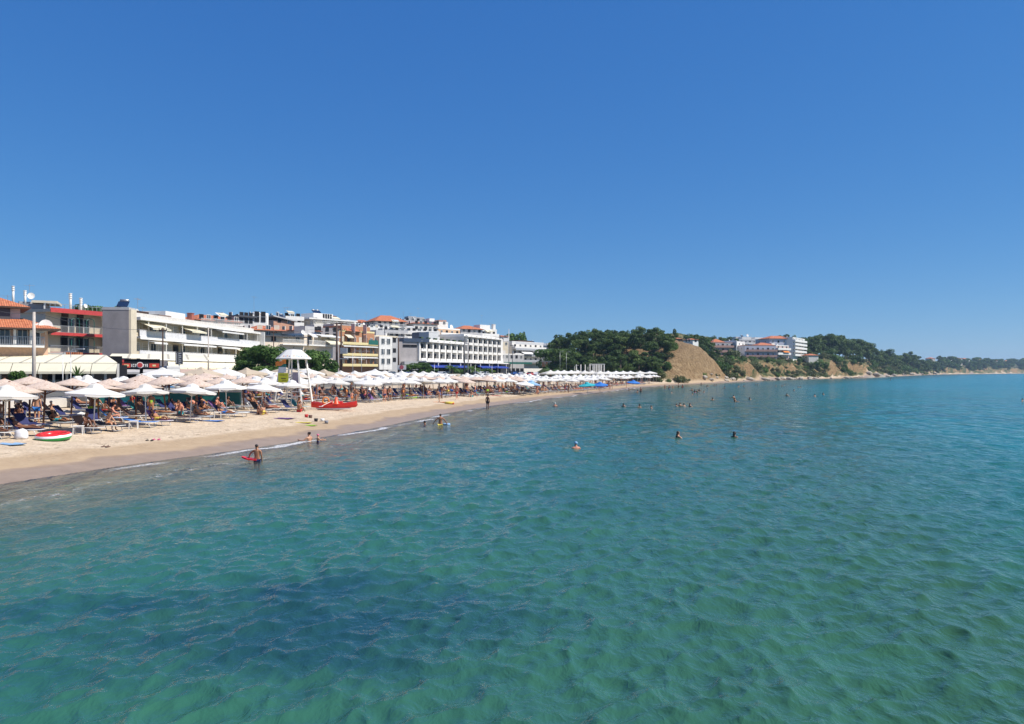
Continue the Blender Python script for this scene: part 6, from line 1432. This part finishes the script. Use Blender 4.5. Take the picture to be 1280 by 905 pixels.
# red bodyboard held by the boy
x, y = GP(321.5, 577, 0); q = MB(); V = []; n = 10
for z in (0, .06):
    for i in range(n+1):
        u = i/n; w = .26*(1-(max(0, u-.55)/.5)**2*.7); V += [(-.5+u*1.0, -w, z+.12*u*u), (-.5+u*1.0, w, z+.12*u*u)]
F = []; m2 = 2*(n+1)
for i in range(n): a = 2*i; F += [(a, a+1, a+3, a+2), (m2+a, m2+a+2, m2+a+3, m2+a+1), (a, a+2, m2+a+2, m2+a), (a+1, m2+a+1, m2+a+3, a+3)]
F += [(0, m2, m2+1, 1), (m2-2, m2-1, 2*m2-1, 2*m2-2)]
q.add(V, F); o = q.build('bodyboard', mat('red foam board', (.70,.02,.02), .4)); o.location = (x-.34, y+.02, .06); o.rotation_euler = (0, 0, R(186)); o.scale = (.66, .9, 1); tag(o, 'red bodyboard floating at the left hand of the boy in the shallows', 'bodyboard')
x, y = GP(556.5, 531, 0); o = tor('swim_ring', .22, .07, [CM['light blue']]); o.location = (x+.1, y, -.03); tag(o, 'small pale swim ring floating right of the man in yellow shorts', 'swim ring')
# white plastic side tables
def table(px, py, label):
    x, y = GP(px, py, .8); root = empty('side_table', (x, y, gz(x, y)), R(20), label, 'side table', 'white plastic side tables'); q = MB(); q.box(-.24,.24,-.24,.24,.42,.46); q.build('table_top', WHITE, root)
    for sx in (-1, 1):
        for sy in (-1, 1): q = MB(); q.tube([(sx*.2, sy*.2, .42), (sx*.22, sy*.22, 0)], .022, 5); q.build('leg', WHITE, root)
table(167, 534, 'white plastic side table under the third front parasol'); table(246, 521, 'white plastic side table before the navy sunbeds'); table(98, 541, 'white plastic side table beside the second front parasol'); table(272, 522, 'white plastic side table at the pole of the fifth front parasol')
# teal bar counter behind the parasols at the left
x, y = P2(160, 62); root = empty('beach_bar_counter', (x, y, gz(x, y)), R(8), 'long dark teal beach bar counter behind the reed parasols', 'counter'); q = MB(); q.box(-2.6, 9.0, -.3, .3, 0, 1.1); q.build('front', mat('teal board', (.01,.16,.15)), root); q = MB(); q.box(-2.8, 9.2, -.4, .4, 1.1, 1.16); q.build('top', WHITE, root)
# parked cars on the street
def car_proto():
    root = empty('parked_car', (0,0,0)); q = MB()
    prof = [(-2.0,.35),(-2.05,.75),(-1.75,.92),(-1.15,.95),(-.6,1.38),(.75,1.42),(1.35,1.0),(2.0,.88),(2.08,.5),(2.0,.3)]; n = len(prof)
    V = [(x_, -.82+(.12 if z_ > 1.2 else 0), z_) for x_, z_ in prof]+[(x_, .82-(.12 if z_ > 1.2 else 0), z_) for x_, z_ in prof]
    q.add(V, [tuple(range(n)), tuple(range(2*n-1, n-1, -1))]+[(i, n+i, n+(i+1) % n, (i+1) % n) for i in range(n)]); q.build('body', mat('car paint', (.5,.5,.52), .25), root)
    for s_ in (-1, 1):
        q = MB(); y_ = s_*.835; q.add([(-1.0, y_, .97), (-.52, y_*.88, 1.32), (.68, y_*.88, 1.35), (1.2, y_, 1.0)], [(0,1,2,3) if s_ > 0 else (3,2,1,0)]); q.build('side_window', GLASS, root)
    q = MB(); q.add([(1.33,-.7,1.03),(1.33,.7,1.03),(.80,.62,1.41),(.80,-.62,1.41)], [(0,1,2,3)]); q.v = [(a+.02, b2, c+.01) for a, b2, c in q.v]; q.build('windscreen', GLASS, root)
    for xx in (-1.3, 1.3):
        for s_ in (-1, 1): q = MB(); q.tube([(xx, s_*.62, .31), (xx, s_*.86, .31)], .31, 12); q.build('wheel', DGREY, root)
    for s_ in (-1, 1): q = MB(); q.box(2.02, 2.09, s_*.6-.14, s_*.6+.14, .62, .76); q.build('headlight', GLASS, root)
    return root
CARP = {'car': car_proto()}; CARC = [('white', (.7,.7,.7)), ('red', (.5,.03,.03)), ('silver', (.42,.43,.45)), ('black', (.02,.02,.022)), ('blue', (.04,.10,.28)), ('grey', (.15,.15,.16))]
for i, (px, Y, c) in enumerate(((466,165,3),(474,170,2),(482,175,0),(489,180,5),(508,178,4),(552,205,2),(558,210,3),(592,222,5),(600,226,0),(607,229,2),(644,240,4),(652,243,2),(663,248,1),(671,250,0),(590,214,3),(690,262,1))):
    x = PX(px, Y); nm, cc = CARC[c]; o = put(CARP, 'car', x, Y, gz(x, Y)+1.0 if 0 else gz(x, Y), R(68 if i % 3 else 250), '%s car parked along the street behind the parasols, %s from the left' % (nm, ordw(i)), 'car', 'cars parked along the street'); setcol(o, ('body',), mat('car paint '+nm, cc, .25))
# white colonnade and canopies at the far end of the beach
root = empty('white_colonnade', (PX(720, 205), 205, gz(PX(720, 205), 205)), R(15), 'white square posts of an open colonnade before the pine wood', 'colonnade')
for i in range(11):
    q = MB(); xx = (0,1.3,2.6,4.0,4.9,5.4,5.9,6.4,6.9,7.4,8.2)[i]; q.box(xx, xx+.22, -.1, .1, -.5, 4.9); q.build('post', WHITE, root)
q = MB(); q.box(3.9, 8.5, -.12, .12, 4.9, 5.1); q.build('beam', LGREY, root)
for i, (px, Y, w, c) in enumerate(((714,186,5,'w'),(722,190,5,'w'),(731,186,6,'w'),(740,192,6,'w'),(750,190,6,'w'),(760,196,6,'w'),(770,200,6,'w'),(779,206,6,'w'),(788,212,7,'w'),(705,176,5,'w'),(697,168,5,'w'),(688,160,5,'w'),(800,225,6,'w'),(812,234,6,'w'))):
    x = PX(px, Y); put(PAR, 'big', x, Y, gz(x, Y)+.55, R(20), 'large white canopy parasol of the beach bar before the pine wood, %s from the left' % ordw(i), 'parasol', 'large white canopies at the far end')
for i, (px, py, c) in enumerate(((735,487,'turquoise'),(750,486,'blue'),(791,482,'blue'),(654,490.8,'white'),(662,490,'light blue'))):
    x, Y = GP(px, py, .8); p0 = copy_tree(PAR['white']); p0.location = (x, Y, gz(x, Y)-.35); p0.rotation_euler = (R(6), R(-5), R(i*30)); tag(p0, '%s parasol standing low before the others, %s' % (c, ('left of the two blue ones','middle of the far end','near the far end of the sand','alone at the edge of the open sand','just right of the lone white one')[i]), 'parasol', 'single coloured parasols'); setcol(p0, ('canopy','vent'), CM[c] if c != 'white' else WCLOTH)
# rocks along the foot of the cliffs
r_ = random.Random(6); RK = []
ROCK = mat('pale rock', (.42,.36,.28), .9, .2, 1.5, .2)
for k in range(4):
    o = blob('rock', 0, 0, 0, .9, .7, .5, ROCK, None, None, k*5+1); RK.append(o.data); bpy.data.objects.remove(o)
pr = []
for k in range(70):
    px = r_.uniform(880, 1175); Y0 = float(np.interp(px, [880,905,960,1060,1110,1150,1180], [258,280,338,437,572,826,1063])); Y = Y0+r_.uniform(-3, 5); pr.append((px, Y))
pr.sort()
for i, (px, Y) in enumerate(pr):
    x = PX(px, Y); o = bpy.data.objects.new('rock', RK[i % 4]); COL.objects.link(o); o.location = (x, Y, max(gz(x, Y), -.1)-.1); s_ = r_.uniform(.6, 1.7)*(1 if px < 1080 else 1.8); o.scale = (s_*1.2, s_, s_); o.rotation_euler = (0, 0, r_.uniform(0, 6)); tag(o, 'pale rock at the waterline under the cliffs, %s from the left' % ordw(i), 'rock', 'rocks at the foot of the cliffs')

# ================================================================ the air
hz = MB(); hz.box(-9500, 9500, -9500, 9500, -12, 75); hz = hz.build('haze', []); tag(hz, kind='stuff')
t = NT('sea air'); t.t.nodes.remove(t.b); pv = t.n('ShaderNodeVolumePrincipled'); pv.inputs['Color'].default_value = (.55,.76,1,1); pv.inputs['Density'].default_value = .00014; pv.inputs['Anisotropy'].default_value = .2
t.l(pv.outputs[0], t.out.inputs['Volume']); hz.data.materials.append(t.m)
